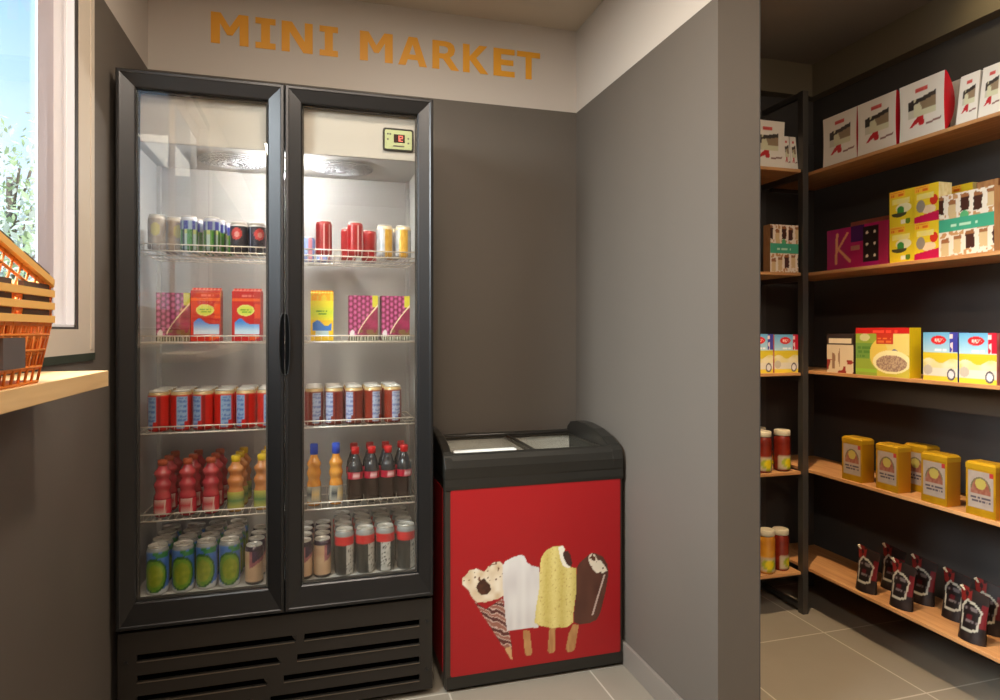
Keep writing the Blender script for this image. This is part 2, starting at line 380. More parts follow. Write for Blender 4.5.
# evaporator fan grilles under the ceiling of the chamber
for cx in (-0.27, 0.095):
    m = MB()
    for k in range(7): m.tube([(cx+(0.018+0.0155*k)*cos(a), 2.385+(0.018+0.0155*k)*sin(a), LZ1-0.006-0.010*(1-(k/6.0)**2)) for a in [2*pi*i/28 for i in range(28)]], 0.0016, 5, cyc=True)
    for k in range(24):
        a = 2*pi*k/24; m.tube([(cx+r*cos(a), 2.385+r*sin(a), LZ1-0.006-0.010*(1-(q/6.0)**2)) for q in (0, 3, 6) for r in (0.018+0.0155*q,)], 0.0013, 4)
    m.lathe([(0.0, -0.020), (0.018, -0.018), (0.02, -0.001)], 20, cx=cx, cy=2.385, cz=LZ1, caps=False)
    fpart(m, 'fan_grille', M['fan'])
# lamp tube
m = MB(); m.tube([(-0.09, 2.33, 1.842), (-0.09, 2.33, 1.81)], 0.012, 12)
fpart(m, 'lamp_tube', M['tube'])
# doors
def door(x0, x1, hinge):
    z0, z1 = 0.345, 2.042
    d = empty('fridge_door'); d.parent = fr; d.location = ((x0+x1)/2-FO.x, FY-FO.y, z0)
    w = (x1-x0)/2; H = z1-z0
    def ring(i, y, bb=None): 
        b = i if bb is None else bb
        return [(-w+i, y, b), (w-i, y, b), (w-i, y, H-i), (-w+i, y, H-i)]
    rings = [ring(0, .038), ring(0, .003), ring(.003, 0), ring(.010, 0.0), ring(.013, 0.002), ring(.048, .012), ring(.052, .016, .078), ring(.052, .038, .078)]
    rings[5] = ring(.048, .012, .074)
    vs = [p for r in rings for p in r]; n = len(rings)
    fs = [(i*4+j, i*4+(j+1)%4, ((i+1)%n)*4+(j+1)%4, ((i+1)%n)*4+j) for i in range(n) for j in range(4)]
    MB().add(vs, fs).build('door_frame', M['anod'], d)
    MB().box(-w+.050, w-.050, .024, .030, .076, H-.050).build('glass_pane', M['glass'], d)
    m = MB(); g = 0.0
    for a, b, c, e_ in ((-w+.052, -w+.058, .08, H-.052), (w-.058, w-.052, .08, H-.052)): m.box(a, b, .031, .040, c, e_)
    m.box(-w+.052, w-.052, .031, .040, .078, .084); m.box(-w+.052, w-.052, .031, .040, H-.058, H-.052)
    m.build('door_gasket', M['gasket'], d)
    # half-oval grip at the meeting stile
    s = 1 if hinge < 0 else -1
    hz, hh, hw = 1.208-z0, 0.100, 0.0145
    P = [(s*(w-.001)-s*hw*cos(a), hz+hh*sin(a)) for a in [radians(-90+180*k/16) for k in range(17)]]
    P2 = [(s*(w-.001)-s*hw*(abs(cos(a))**0.6), hz+hh*sin(a)) for a in [radians(-90+180*k/16) for k in range(17)]]
    hd = MB().prism(P2, -0.0012, 0.0005).build('handle', M['shade_black'], d)  # flat proud plate, coloured dark as the shaded hollow of the grip
    MB().tube([(x, -0.002, z) for x, z in P2], 0.0022, 6).build('handle_rim', M['black'], hd)
    m = MB()
    for z in (0.02, H-0.02): m.lathe([(0.006, -0.008), (0.006, 0.008)], 10, cx=-s*(w-.012), cy=0.045-0.012, cz=z)
    return d
door(-0.573, -0.0915, -1); door(-0.0895, 0.392, 1)
# lower grille panel with louvre slots
rowsz = [0.2535, 0.190, 0.1275, 0.066]; sh = 0.0105
cuts = [(-0.057, -0.031), (-0.103, -0.053), (-0.143, -0.094), (-0.184, -0.135)]
px0, px1, gy0, gy1 = FX0, FX1, 2.178, 2.190
m = MB(); zt = 0.333
for i, z in enumerate(rowsz):
    m.box(px0, px1, gy0, gy1, z+sh, zt)
    for a, b in ((px0, -0.518), cuts[i], (0.346, px1)): m.box(a, b, gy0, gy1, z-sh, z+sh)
    for a, b in ((-0.518, cuts[i][0]), (cuts[i][1], 0.346)):
        pass
    m.prism([(cuts[i][0]-0.012, z+sh-0.001), (cuts[i][0]+0.001, z+sh-0.001), (cuts[i][0]+0.001, z-sh+0.001), (cuts[i][0]-0.005, z-0.002)], gy0, gy1)
    zt = z-sh
m.box(px0, px1, gy0, gy1, 0.022, zt)
for i, z in enumerate(rowsz):
    for a, b in ((-0.518, cuts[i][0]-.004), (cuts[i][1], 0.346)): m.box(a, b, gy0-0.003, gy0, z-sh-.0025, z-sh, 1)
grille = fpart(m, 'lower_grille', [M['cab'], mat('grille_lip_highlight', (120, 108, 94), 0.35, metal=0.7)], fix=False)  # lighter lip tone paints a highlight along the slots' lower edges
fpart(MB().box(px0+0.01, px1-0.01, 2.2035, 2.2115, 0.03, 0.327), 'grille_backing', M['shade_black'])  # black sheet paints the darkness behind the slots
for x, z in ((-0.548, 0.245), (0.372, 0.255), (0.372, 0.09), (-0.548, 0.09)):
    fpart(MB().lathe([(0.0055, 0), (0.0055, 0.003), (0.003, 0.0042)], 12).build('screw', M['black']) and MB().prism([(x+.0055*cos(k*pi/6), z+.0055*sin(k*pi/6)) for k in range(12)], gy0-0.003, gy0), 'screw', M['black'])
for o in list(bpy.data.objects):
    if o.name.startswith('screw') and o.parent is None: bpy.data.objects.remove(o)
# wire shelves
SZ = dict(a=1.505, b=1.217, c=0.933, d=0.660)
SX = ((LX0+0.012, -0.094), (-0.086, LX1-0.012))
SY0, SY1 = 2.216, 2.54
for key, zz in SZ.items():
    for x0, x1 in SX:
        m = MB(); z = zz-0.004; n = int((x1-x0)/0.021)
        m.tube([(x0, SY0, z), (x1, SY0, z), (x1, SY1, z), (x0, SY1, z)], 0.0027, 6, cyc=True)
        m.tube([(x0, SY0, z+0.021), (x1, SY0, z+0.021)], 0.0023, 6)
        for y in (2.32, 2.43): m.tube([(x0, y, z-0.004), (x1, y, z-0.004)], 0.0022, 5)
        for i in range(n+1):
            x = x0+(x1-x0)*i/n
            m.tube([(x, SY0, z+0.021), (x, SY0, z), (x, SY1, z)], 0.0015, 4)
        fpart(m, 'wire_shelf', M['wire'])

# ================================================================== PRODUCTS: cans
def can_profile(r, h):
    return [(r*.80, 0), (r*.90, h*.012), (r*.97, h*.045)]+[(r, h*(.07+.80*k/26)) for k in range(27)]+[(r*.965, h*.905), (r*.90, h*.945), (r*.84, h*.965)]
def make_can(name, r, h, paint, n=60):
    o = MB().lathe(can_profile(r, h), n, paint=paint).build(name, M['gloss'])
    lid = MB().lathe([(r*.80, h*.955), (r*.86, h*.965), (r*.88, h*.99), (r*.85, h), (r*.80, h*.985), (r*.78, h*.965), (r*.05, h*.966), (0.0001, h*.966)], 28, caps=False).build('can_lid', M['alu'], o)
    MB().tube([(r*.22*cos(a), -r*.1+r*.38*sin(a), h*.978) for a in [2*pi*k/14 for k in range(14)]], r*.06, 5, cyc=True).build('pull_tab', M['alu'], lid)
    return o
def p_lime(u, v):
    du = u-.49
    if v > .93: return (150, 150, 150)
    if ine(u, v, .49, .42, .20, .37):
        if ine(u, v, .49, .42, .175, .32):
            t = vn(u*30, v*14, 3)
            if ine(u, v, .50, .42, .12, .23): return mixc((128, 150, 20), (160, 170, 40), t)
            return mixc((92, 146, 26), (132, 168, 44), t)
        return (22, 92, 28)
    if v < .05+.5*abs(du): return (205, 208, 210)
    if v > .80 and vn(u*12, v*5, 2) > .62: return (50, 130, 70)
    return mixc((52, 96, 190), (110, 160, 220), vn(u*9, v*5, 1))
def p_coffee(u, v):
    if v < .075: return (36, 24, 26)
    if v > .88: return (48, 32, 52)
    s = v-.12*sin((u-.5)*7)
    if s > .60 and .47 < u < .85: return mixc((74, 48, 84), (58, 38, 62), vn(u*10, v*8, 4))
    if s > .50 and u > .42: return mixc((196, 120, 120), (150, 84, 96), vn(u*14, v*14, 5))
    return mixc((222, 190, 152), (204, 160, 128), vn(u*8, v*6, 6))
def p_cola(ph):
    def f(u, v):
        q = (u+ph) % 1.0
        if v > .90: return (150, 150, 148)
        if v > .70: return (214, 30, 34) if v < .895 else (60, 20, 20)
        if v > .685: return (230, 225, 220)
        if v < .04: return (120, 118, 114)
        if .44 < q < .61 or .90 < q < .98:
            return (70, 68, 66) if hsh(floor(q*90), floor(v*60), 2) > .86 else mixc((214, 210, 204), (180, 176, 170), vn(q*20, v*14, 2))
        return (30, 32, 32)
    return f
def p_red(ph, base=(206, 28, 16), dark=(150, 18, 14), pan=(150, 178, 214), ink=(96, 128, 188)):
    def f(u, v):
        q = (u+ph) % 1.0
        if v > .93: return (190, 160, 110)
        for a, b in ((.37, .53), (.02, .16)):
            if a < q < b and .07 < v < .90 and not (v < .26 and q > b-.04):
                return ink if lines(q, v, a+.01, b-.01, .12, .86, 17, 3) else pan
        if .56 < q < .60 or q > .93: return dark
        return base
    return f
def p_greenblue(u, v):
    if v > .9: return (176, 176, 184)
    if v > .62: return (60, 66, 150) if (u*7) % 1 < .6 else (150, 170, 190)
    t = (u*6) % 1
    if t < .45: return (64, 128, 40)
    if t < .6: return (30, 60, 50)
    return (176, 196, 190) if v < .5 else (190, 200, 120)
def p_beige(u, v):
    if v > .92: return (200, 190, 176)
    if ine((u*3) % 1, v, .5, .6, .25, .2): return (200, 190, 120)
    return mixc((150, 132, 116), (186, 172, 156), vn(u*14, v*6, 2))
def p_navy(u, v):
    if v > .93: return (170, 160, 150)
    if v > .9: return (230, 224, 220)
    if ine(u, v, .55, .62, .10, .2): return (206, 62, 60) if not ine(u, v, .56, .6, .05, .09) else (226, 150, 140)
    if .36 < u < .385: return (150, 150, 170)
    return mixc((26, 28, 40), (52, 50, 66), vn(u*20, v*4, 1))
def p_redslim(u, v):
    if v > .93: return (180, 60, 60)
    if .49 < u < .515 or .60 < u < .615: return (236, 190, 186)
    return mixc((176, 18, 26), (150, 14, 20), vn(u*12, v*5, 1))
def p_gold(ph):
    def f(u, v):
        if v > .90: return (226, 204, 170)
        q = (u+ph) % 1
        if .42 < q < .60: return mixc((206, 150, 48), (232, 186, 84), vn(q*30, v*8, 2))
        return mixc((206, 204, 204), (170, 170, 176), vn(q*12, v*8, 3))
    return f

ORD = ['first', 'second', 'third', 'fourth', 'fifth', 'sixth', 'seventh', 'eighth', 'ninth']
ROWN = ['front row', 'second row back', 'third row back', 'rearmost row']
def place(proto, used, x, y, z, rz, label, cat, group):
    o = proto if not used else copy_tree(proto)
    o.location = (x, y, z); o.rotation_euler.z = rz
    tag(o, label, cat, group); return o
ZF = LZ0+0.0005
# bottom: lime cans
lime = make_can('soda_can', 0.0325, 0.152, p_lime)
first = False; u_ = False
fy = [2.262, 2.262, 2.270, 2.266]; fx = [-0.478, -0.404, -0.336, -0.266]
for c in range(4):
    for r in range(4):
        place(lime, u_, fx[c]+0.004*r*(0 if c == 0 else 1)*0.5, fy[c]+r*0.0685, ZF, radians((-6, 2, -14, 8)[c]+r*23),
              'blue soda can with a lime slice, %s, %s from the left' % (ROWN[r], ORD[c]), 'can', 'lime soda cans on the fridge floor'); u_ = True
cof = make_can('coffee_can', 0.029, 0.128, p_coffee); u_ = False
for c, (x, nm) in enumerate(((-0.190, 'left door side'), (-0.034, 'right of the door stile, half hidden'), (0.027, 'next to the cola cans'))):
    for r in range(4):
        place(cof, u_, x+0.002*r, 2.262+r*0.066, ZF, radians(20*c+r*37), 'cream and purple coffee can, %s, %s' % (ROWN[r], nm), 'can', 'coffee cans on the fridge floor'); u_ = True
cola = [make_can('cola_can', 0.0325, 0.154, p_cola(p)) for p in (-.08, -.11, .03, -.12)]
for c, x in enumerate((0.100, 0.170, 0.239, 0.311)):
    for r in range(4):
        place(cola[c], r > 0, x, 2.262+r*0.0685, ZF, radians(r*50), 'black cola can with a red band, %s, %s from the left' % (ROWN[r], ORD[c]), 'can', 'cola cans on the fridge floor')
# shelf c: red cans
redA = make_can('red_can', 0.0315, 0.128, p_red(.045)); redB = make_can('red_can', 0.0315, 0.128, p_red(-.09))
uA = uB = False
for c, x in enumerate((-0.474, -0.4095, -0.345, -0.2805, -0.215, -0.150)):
    for r in range(3):
        pr, us = (redA, uA) if c % 2 == 0 else (redB, uB)
        place(pr, us, x, 2.258+r*0.067, SZ['c'], radians(r*9), 'bright red can with a pale blue text panel, %s, %s from the left' % (ROWN[r], ORD[c]), 'can', 'red cans on the middle shelf behind the left door')
        if c % 2 == 0: uA = True
        else: uB = True
kw = dict(base=(132, 42, 24), dark=(96, 14, 22), pan=(176, 186, 212), ink=(122, 132, 180))
rdA = make_can('dark_red_can', 0.031, 0.128, p_red(-.10, **kw)); rdB = make_can('dark_red_can', 0.031, 0.128, p_red(.05, **kw)); uA = uB = False
for c, x in enumerate((0.000, 0.066, 0.132, 0.197, 0.264)):
    for r in range(3):
        pr, us = (rdB, uB) if c in (1, 2) else (rdA, uA)
        place(pr, us, x, 2.258+r*0.0665, SZ['c'], radians(r*7), 'dark red can with a lilac text panel, %s, %s from the left' % (ROWN[r], ORD[c]), 'can', 'dark red cans on the middle shelf behind the right door')
        if c in (1, 2): uB = True
        else: uA = True
# shelf a: slim cans
def slim(name, paint, r=0.026, h=0.112): return make_can(name, r, h, paint, 44)
bg = slim('beige_can', p_beige); gb = slim('green_blue_can', p_greenblue); nv = slim('dark_can', p_navy, 0.027, 0.100); rs = slim('slim_red_can', p_redslim, 0.027, 0.118)
for i, (x, y) in enumerate(((-0.478, 2.25), (-0.434, 2.285), (-0.446, 2.345))):
    place(bg, i > 0, x, y, SZ['a'], 0.6*i, 'faded beige slim can on the top shelf, %s' % ('leftmost', 'second from the left, set slightly back', 'set behind the two front beige cans')[i], 'can', 'beige cans on the top shelf')
for i, (x, y) in enumerate(((-0.385, 2.25), (-0.372, 2.305), (-0.318, 2.25), (-0.305, 2.305), (-0.350, 2.365), (-0.290, 2.365))):
    place(gb, i > 0, x, y, SZ['a'], 0.5*i, 'green and blue can on the top shelf, %s' % ('front left of its group', 'behind the front left green one', 'front right of its group', 'behind the front right green one', 'back row left', 'back row right')[i], 'can', 'green and blue cans on the top shelf')
for i, (x, y) in enumerate(((-0.236, 2.25), (-0.181, 2.25), (-0.236, 2.308), (-0.181, 2.308))):
    place(nv, i > 0, x, y, SZ['a'], -0.5 if i == 0 else 0.1*i, 'dark navy can on the top shelf, %s' % ('front left, plain side out', 'front right, red emblem showing', 'behind the front left navy can', 'behind the front right navy can')[i], 'can', 'navy cans on the top shelf')
for i, (x, y) in enumerate(((0.032, 2.25), (0.136, 2.252), (0.120, 2.39), (0.196, 2.42))):
    place(rs, i > 0, x, y, SZ['a'], 0.3*i, 'slim red can on the top shelf, %s' % ('nearest the door stile', 'in the middle behind the right door', 'set back behind the middle one', 'small and far back next to the gold cans')[i], 'can', 'slim red cans on the top shelf')
for i, (x, ph) in enumerate(((0.236, -.06), (0.300, .02))):
    g_ = slim('gold_can', p_gold(ph), 0.028, 0.112)
    place(g_, False, x, 2.252, SZ['a'], 0, 'gold and silver can on the top shelf, %s' % ('left of the pair', 'right of the pair, by the fridge wall')[i], 'can', 'gold cans on the top shelf')
g_ = slim('gold_can', p_gold(0.1), 0.028, 0.112); place(g_, False, 0.270, 2.32, SZ['a'], 0, 'gold and silver can standing behind the front pair on the top shelf', 'can', 'gold cans on the top shelf')
pu = slim('blue_can', lambda u, v: (140, 160, 206) if (u*5) % 1 < .6 else (206, 140, 150), 0.026, 0.09)
for i, (x, y) in enumerate(((-0.022, 2.46), (0.034, 2.46))):
    place(pu, i > 0, x, y, SZ['a'], 0.5*i, 'small blue and pink can, back of top shelf, %s' % ('beside the door stile', 'behind the slim red can')[i], 'can', 'blue and pink cans on the top shelf')

# ================================================================== PRODUCTS: bottles
def make_bottle(name, prof, paint, capmat, cap, n=28, labelband=None, lpaint=None):
    o = MB().lathe(prof, n, paint=paint).build(name, M['plast'])
    r, z0, z1 = cap
    m = MB(); m.lathe([(r*.96, z0), (r, z0+.001), (r, z1-.002), (r*.9, z1)], 20)
    for k in range(20):
        a = 2*pi*k/20; m.tube([(r*cos(a), r*sin(a), z0+.001), (r*cos(a), r*sin(a), z1-.002)], r*.06, 4)
    m.build('bottle_cap', capmat, o)
    if labelband:
        rr, a, b = labelband
        MB().lathe([(rr, a), (rr, (a+b)/2), (rr, b)], n*2, paint=lpaint, caps=False).build('bottle_label', M['plast'], o)
    return o
def interp(P, n=26):
    out = []; zs = [p[1] for p in P]
    for k in range(n+1):
        z = zs[0]+(zs[-1]-zs[0])*k/n
        for i in range(len(P)-1):
            if P[i][1] <= z <= P[i+1][1]+1e-9:
                t = (z-P[i][1])/(P[i+1][1]-P[i][1]+1e-9); t2 = t*t*(3-2*t); out.append((P[i][0]+(P[i+1][0]-P[i][0])*t2, z)); break
    return out
pkP = interp([(.021, 0), (.0255, .006), (.0255, .062), (.021, .078), (.026, .100), (.018, .118), (.0255, .138), (.014, .155), (.011, .164)])
pink = make_bottle('pink_bottle', pkP, lambda u, v: mixc((164, 40, 54), (206, 84, 84), vn(u*8, v*6, 1)) if v > .38 else (150, 22, 40), M['orangelid'], (.0135, .162, .180),
                   labelband=(.0262, .012, .056), lpaint=lambda u, v: (196, 60, 70) if lines(u, v, .3, .7, .2, .8, 4) else (214, 178, 168) if .38 < u < .62 or u > .8 else (196, 40, 62))
u_ = False
for c, x in enumerate((-0.464, -0.391, -0.322)):
    for r in range(3):
        place(pink, u_, x+0.004*r, 2.262+r*0.075, SZ['d'], 0.15*(c-1)-0.3*(c == 2)+r*0.4, 'wavy pink juice bottle, %s, %s' % (ROWN[r], ('leftmost column', 'middle column', 'third column, beside the orange bottles')[c]), 'bottle', 'pink bottles behind the left door'); u_ = True
orange = make_bottle('orange_bottle', pkP, lambda u, v: mixc((196, 118, 62), (214, 150, 92), vn(u*8, v*7, 2)) if v > .35 else (190, 140, 66), M['yellowlid'], (.0135, .162, .182),
                     labelband=(.0262, .010, .066), lpaint=lambda u, v: (196, 184, 84) if v > .74 or v < .22 else (90, 126, 72))
u_ = False
for c, x in enumerate((-0.247, -0.166)):
    for r in range(3):
        place(orange, u_, x+0.005*r, 2.262+r*0.075, SZ['d'], 0.2*r, 'orange juice bottle with green label, %s, %s' % (ROWN[r], ('left column', 'right column')[c]), 'bottle', 'orange bottles behind the left door'); u_ = True
obP = interp([(.019, 0), (.023, .006), (.023, .072), (.0185, .088), (.0235, .108), (.019, .128), (.0235, .140), (.013, .162), (.010, .176)])
def p_obl(u, v):
    if ine(u, v, .56, .5, .09, .4): return (226, 196, 140)
    if ine(u, v, .40, .5, .07, .34): return (60, 66, 72)
    return (176, 172, 160)
blue = make_bottle('blue_capped_bottle', obP, lambda u, v: mixc((206, 130, 40), (228, 160, 72), vn(u*10+v*6, v*7, 2)), M['bluelid'], (.0125, .172, .208), labelband=(.0237, .014, .066), lpaint=p_obl)
for i, (x, y) in enumerate(((0.000, 2.262), (0.072, 2.262))):
    place(blue, i > 0, x, y, SZ['d'], -0.15+0.5*i, 'amber bottle with a tall blue cap on the lower shelf, %s' % ('nearest the door stile', 'beside the cola bottles')[i], 'bottle', 'blue-capped bottles behind the right door')
ckP = interp([(.020, 0), (.0265, .008), (.026, .040), (.0255, .075), (.0265, .098), (.0245, .122), (.016, .148), (.0105, .164), (.010, .168)])
def p_ckl(u, v): return (236, 190, 190) if ine(u, v, .52, .5, .07, .26) else (166, 24, 50)
ck = make_bottle('cola_bottle', ckP, lambda u, v: (34, 16, 15) if v < .55 else mixc((54, 58, 64), (34, 30, 32), vn(u*12, v*8, 1)), M['redlid'], (.0125, .166, .190), labelband=(.0272, .083, .107), lpaint=p_ckl)
u_ = False
for c, x in enumerate((0.137, 0.193, 0.249, 0.305)):
    for r in range(2):
        place(ck, u_, x, 2.262+r*0.085, SZ['d'], 0.1*c-0.1+r, 'dark cola bottle with red cap, %s, %s from the left' % (ROWN[r], ORD[c]), 'bottle', 'cola bottles behind the right door'); u_ = True

# ================================================================== PRODUCTS: boxes
def make_box(name, w, d, h, front, side=None, top=None, nu=None, nv=None, material='card'):
    side = side or (lambda u, v: front(0.02, v)); top = top or (lambda u, v: front(u, .99))
    nu = nu or max(6, int(w*340)); nv = nv or max(6, int(h*340)); nd = max(3, int(d*160))
    m = MB()
    m.grid(lambda u, v: (-w/2+w*u, 0, h*v), nu, nv, front); m.grid(lambda u, v: (w/2-w*u, d, h*v), nu//2+1, nv//2+1, front)
    m.grid(lambda u, v: (w/2, d*u, h*v), nd, nv, side); m.grid(lambda u, v: (-w/2, d-d*u, h*v), nd, nv, side)
    m.grid(lambda u, v: (-w/2+w*u, d*v, h), nu, nd, top); m.grid(lambda u, v: (-w/2+w*u, d-d*v, 0), 2, 2, side)
    return m.build(name, M[material], fix=False)

# juice cartons on shelf b (gable-topped)
def make_carton(name, w, d, h, front, side, crimp):
    m = MB(); hb = h*.93
    nu, nv = int(w*420), int(h*400)
    m.grid(lambda u, v: (-w/2+w*u, 0, hb*v), nu, nv, front); m.grid(lambda u, v: (w/2-w*u, d, hb*v), 8, nv//2, front)
    m.grid(lambda u, v: (w/2, d*u, hb*v), 8, nv, side); m.grid(lambda u, v: (-w/2, d-d*u, hb*v), 8, nv, side)
    m.grid(lambda u, v: (-w/2+w*u, d*.5*v*.92, hb+(h-hb)*.55*v), nu, 4, lambda u, v: crimp(u, v)); m.grid(lambda u, v: (w/2-w*u, d-d*.5*v*.92, hb+(h-hb)*.55*v), nu, 4, lambda u, v: crimp(u, v))
    for s in (-1, 1):
        m.add([(s*w/2, 0, hb), (s*w/2, d, hb), (s*w/2, d*.54, hb+(h-hb)*.55), (s*w/2, d*.46, hb+(h-hb)*.55)], [(0, 1, 2, 3)], 0, False, [lin(crimp(0, .2))]*4)
    m.grid(lambda u, v: (-w/2+w*u, 0.46*d, hb+(h-hb)*(.55+.45*v)), nu, 4, lambda u, v: crimp(u, .5+v/2)); m.grid(lambda u, v: (w/2-w*u, 0.54*d, hb+(h-hb)*(.55+.45*v)), nu, 4, lambda u, v: crimp(u, .5+v/2))
    m.grid(lambda u, v: (-w/2+w*u, (0.46+.08*v)*d, h), 4, 1, lambda u, v: crimp(u, 1)); m.grid(lambda u, v: (-w/2+w*u, d-d*v, 0), 1, 1, side)
    return m.build(name, M['card'], fix=False)
def p_redcarton(u, v):
    if v > .86: return (226, 120, 110) if lines(u, v, .25, .75, .89, .96, 1) else (196, 26, 24)
    if v > .80: return (238, 96, 24)
    if ine(u, v, .48, .62, .30, .115):
        if ine(u, v, .48, .62, .26, .09): return (120, 170, 40) if lines(u, v, .3, .68, .57, .67, 2) else (214, 220, 80)
        return (226, 226, 120)
    if v > .46: return (232, 70, 16) if u > .8 and v < .75 else (204, 24, 20)
    wave = .34+.12*exp(-((u-.3)/.18)**2)
    if .10 < u < .95 and .14 < v < wave: 
        return mixc((206, 226, 240), (60, 130, 214), max(0, min(1, (v-.2)/.2)))
    if u > .62 and v < .3: return (170, 20, 50) if vn(u*9, v*12, 1) > .5 else (232, 92, 30)
    return (198, 22, 20)
def p_yelcarton(u, v):
    if v > .84: return (250, 176, 20) if vn(u*10, v*10, 1) > .4 else (240, 206, 60)
    if lines(u, v, .25, .72, .55, .66, 2): return (90, 150, 40)
    if v > .44: return mixc((240, 222, 50), (206, 220, 60), max(0, 1-abs(v-.6)*6))
    wave = .34+.06*sin((u-.1)*8)
    if .08 < u < .92 and .22 < v < wave+.03: return (60, 120, 200)
    if .2 < u < .8 and .10 < v < .22: return (190, 214, 220)
    return (244, 196, 30)
def p_grape(u, v):
    c = .12+.75*max(0, (u-.30))**.75*1.15
    if abs(v-c) < .022 and u > .3: return (236, 214, 176)
    if v < .09: return (70, 60, 40) if (u*12) % 1 < .5 else (190, 190, 170)
    if u > .80 and v > .74: return (214, 200, 60)
    if v < c and u > .35:
        return (120, 90, 50) if v < .25 and vn(u*9, v*9, 4) > .5 else mixc((110, 20, 50), (170, 40, 90), vn(u*12, v*12, 5))
    if ine(u, v, .12, .14, .08, .1): return (230, 220, 220)
    i, j = floor(u*7), floor(v*8+.5*(i_ := floor(u*7) % 2)); a, b = u*7-floor(u*7)-.5, (v*8+.5*i_)-floor(v*8+.5*i_)-.5
    q = a*a+b*b
    return mixc((214, 110, 160), (122, 20, 66), min(1, q*4)) if q < .3 else (84, 14, 46)
def solid(c, c2=None, s=10): return (lambda u, v: mixc(c, c2, vn(u*s, v*s, 7))) if c2 else (lambda u, v: c)
rc = make_carton('red_juice_carton', 0.088, 0.07, 0.174, p_redcarton, solid((186, 22, 20)), lambda u, v: (236, 150, 130) if (u*8) % 1 < .4 and v > .3 else (214, 70, 60))
for i, (x, rz) in enumerate(((-0.335, 0.02), (-0.213, -0.05))):
    place(rc, i > 0, x, 2.242, SZ['b'], rz, 'red juice carton with a yellow oval badge, %s one behind the left door' % ('left', 'right')[i], 'carton', 'red juice cartons')
yc = make_carton('yellow_juice_carton', 0.074, 0.07, 0.172, p_yelcarton, solid((236, 186, 30)), lambda u, v: (250, 200, 60) if (u*8) % 1 < .5 else (240, 160, 20))
place(yc, False, 0.026, 2.242, SZ['b'], 0, 'yellow juice carton with a blue wave behind the right door', 'carton', None)
gc = make_box('grape_juice_carton', 0.098, 0.06, 0.155, p_grape, solid((120, 30, 66), (150, 50, 80)), solid((150, 60, 96)), 44, 60)
for i, (x, y) in enumerate(((-0.430, 2.242), (0.163, 2.242), (0.273, 2.242))):
    place(gc, i > 0, x, y, SZ['b'], 0, 'purple grape juice box, %s' % ('left of the red cartons, seen through window reflections', 'beside the yellow carton', 'against the right fridge wall')[i], 'carton', 'grape juice boxes')

# ================================================================== CHEST FREEZER
ZX0, ZX1, ZY0, ZY1 = 0.433, 1.106, 2.168, 2.615
fz = empty('ice_cream_freezer', ((ZX0+ZX1)/2, 2.39, 0)); tag(fz, 'black chest freezer with a red ice cream poster standing in the wall corner', 'freezer')
ZO = Vector(fz.location)
def zpart(mb, name, mm, parent=None, **k):
    o = mb.build(name, mm, **k)
    if parent is None: o.parent = fz; o.location = -ZO
    else: o.parent = parent
    return o
m = MB(); t = 0.03
m.box(ZX0, ZX1, ZY0, ZY0+t, 0.012, 0.735); m.box(ZX0, ZX1, ZY1-t, ZY1, 0.012, 0.735); m.box(ZX0, ZX0+t, ZY0+t, ZY1-t, 0.012, 0.735); m.box(ZX1-t, ZX1, ZY0+t, ZY1-t, 0.012, 0.735)
m.box(ZX0+t, ZX1-t, ZY0+t, ZY1-t, 0.012, 0.30)
zpart(m, 'freezer_body', M['fgrey'], bevel=0.004)
zpart(MB().box(ZX0+0.02, ZX1-0.02, ZY0+0.02, ZY1-0.02, 0, 0.0119), 'plinth', M['black'])
zpart(MB().box(ZX0+0.004, ZX1-0.001, ZY0-0.002, ZY0, 0.014, 0.055), 'kick_strip', M['fblack'])
# inner white tub
m = MB(); a0, a1, b0, b1 = ZX0+t, ZX1-t, ZY0+t, ZY1-t
m.box(a0, a0+.008, b0, b1, .30, .800); m.box(a1-.008, a1, b0, b1, .30, .800); m.box(a0+.008, a1-.008, b0, b0+.008, .30, .800); m.box(a0+.008, a1-.008, b1-.008, b1, .30, .800); m.box(a0+.008, a1-.008, b0+.008, b1-.008, .70, .71)
zpart(m, 'white_tub', M['fwhite'])
# front top trim: rounded band
prof = [(ZY0-0.004, .700), (ZY0-0.006, .712), (ZY0-0.003, .735), (ZY0-0.005, .742), (ZY0-0.005, .775), (ZY0+0.002, .800), (ZY0+0.014, .816), (ZY0+0.026, .822), (ZY0+.036, .820), (ZY0+.036, .736), (ZY0+0.0, .736), (ZY0+0.0, .700)]
zpart(MB().prism(prof, ZX0-0.001, ZX1+0.001, 0, 'X'), 'front_trim', M['fblack'])
zpart(MB().box(ZX0, ZX1, ZY1-0.035, ZY1, .7355, .822), 'rear_trim', M['fblack'], bevel=0.004)
# end caps, humped
hump = [(ZY0-.005, .736), (ZY0-.006, .775), (ZY0+.004, .806), (ZY0+.03, .826), (ZY0+.08, .846), (ZY0+.16, .864), (ZY0+.26, .873), (ZY0+.34, .872), (ZY0+.40, .862), (ZY0+.436, .840), (ZY0+.4465, .80), (ZY0+.4465, .736)]
for xa, xb in ((ZX0-0.004, ZX0+0.030), (ZX1-0.045, ZX1+0.003)):
    zpart(MB().prism(hump, xa, xb, 0, 'X'), 'end_cap', M['fblack'], bevel=0.006)
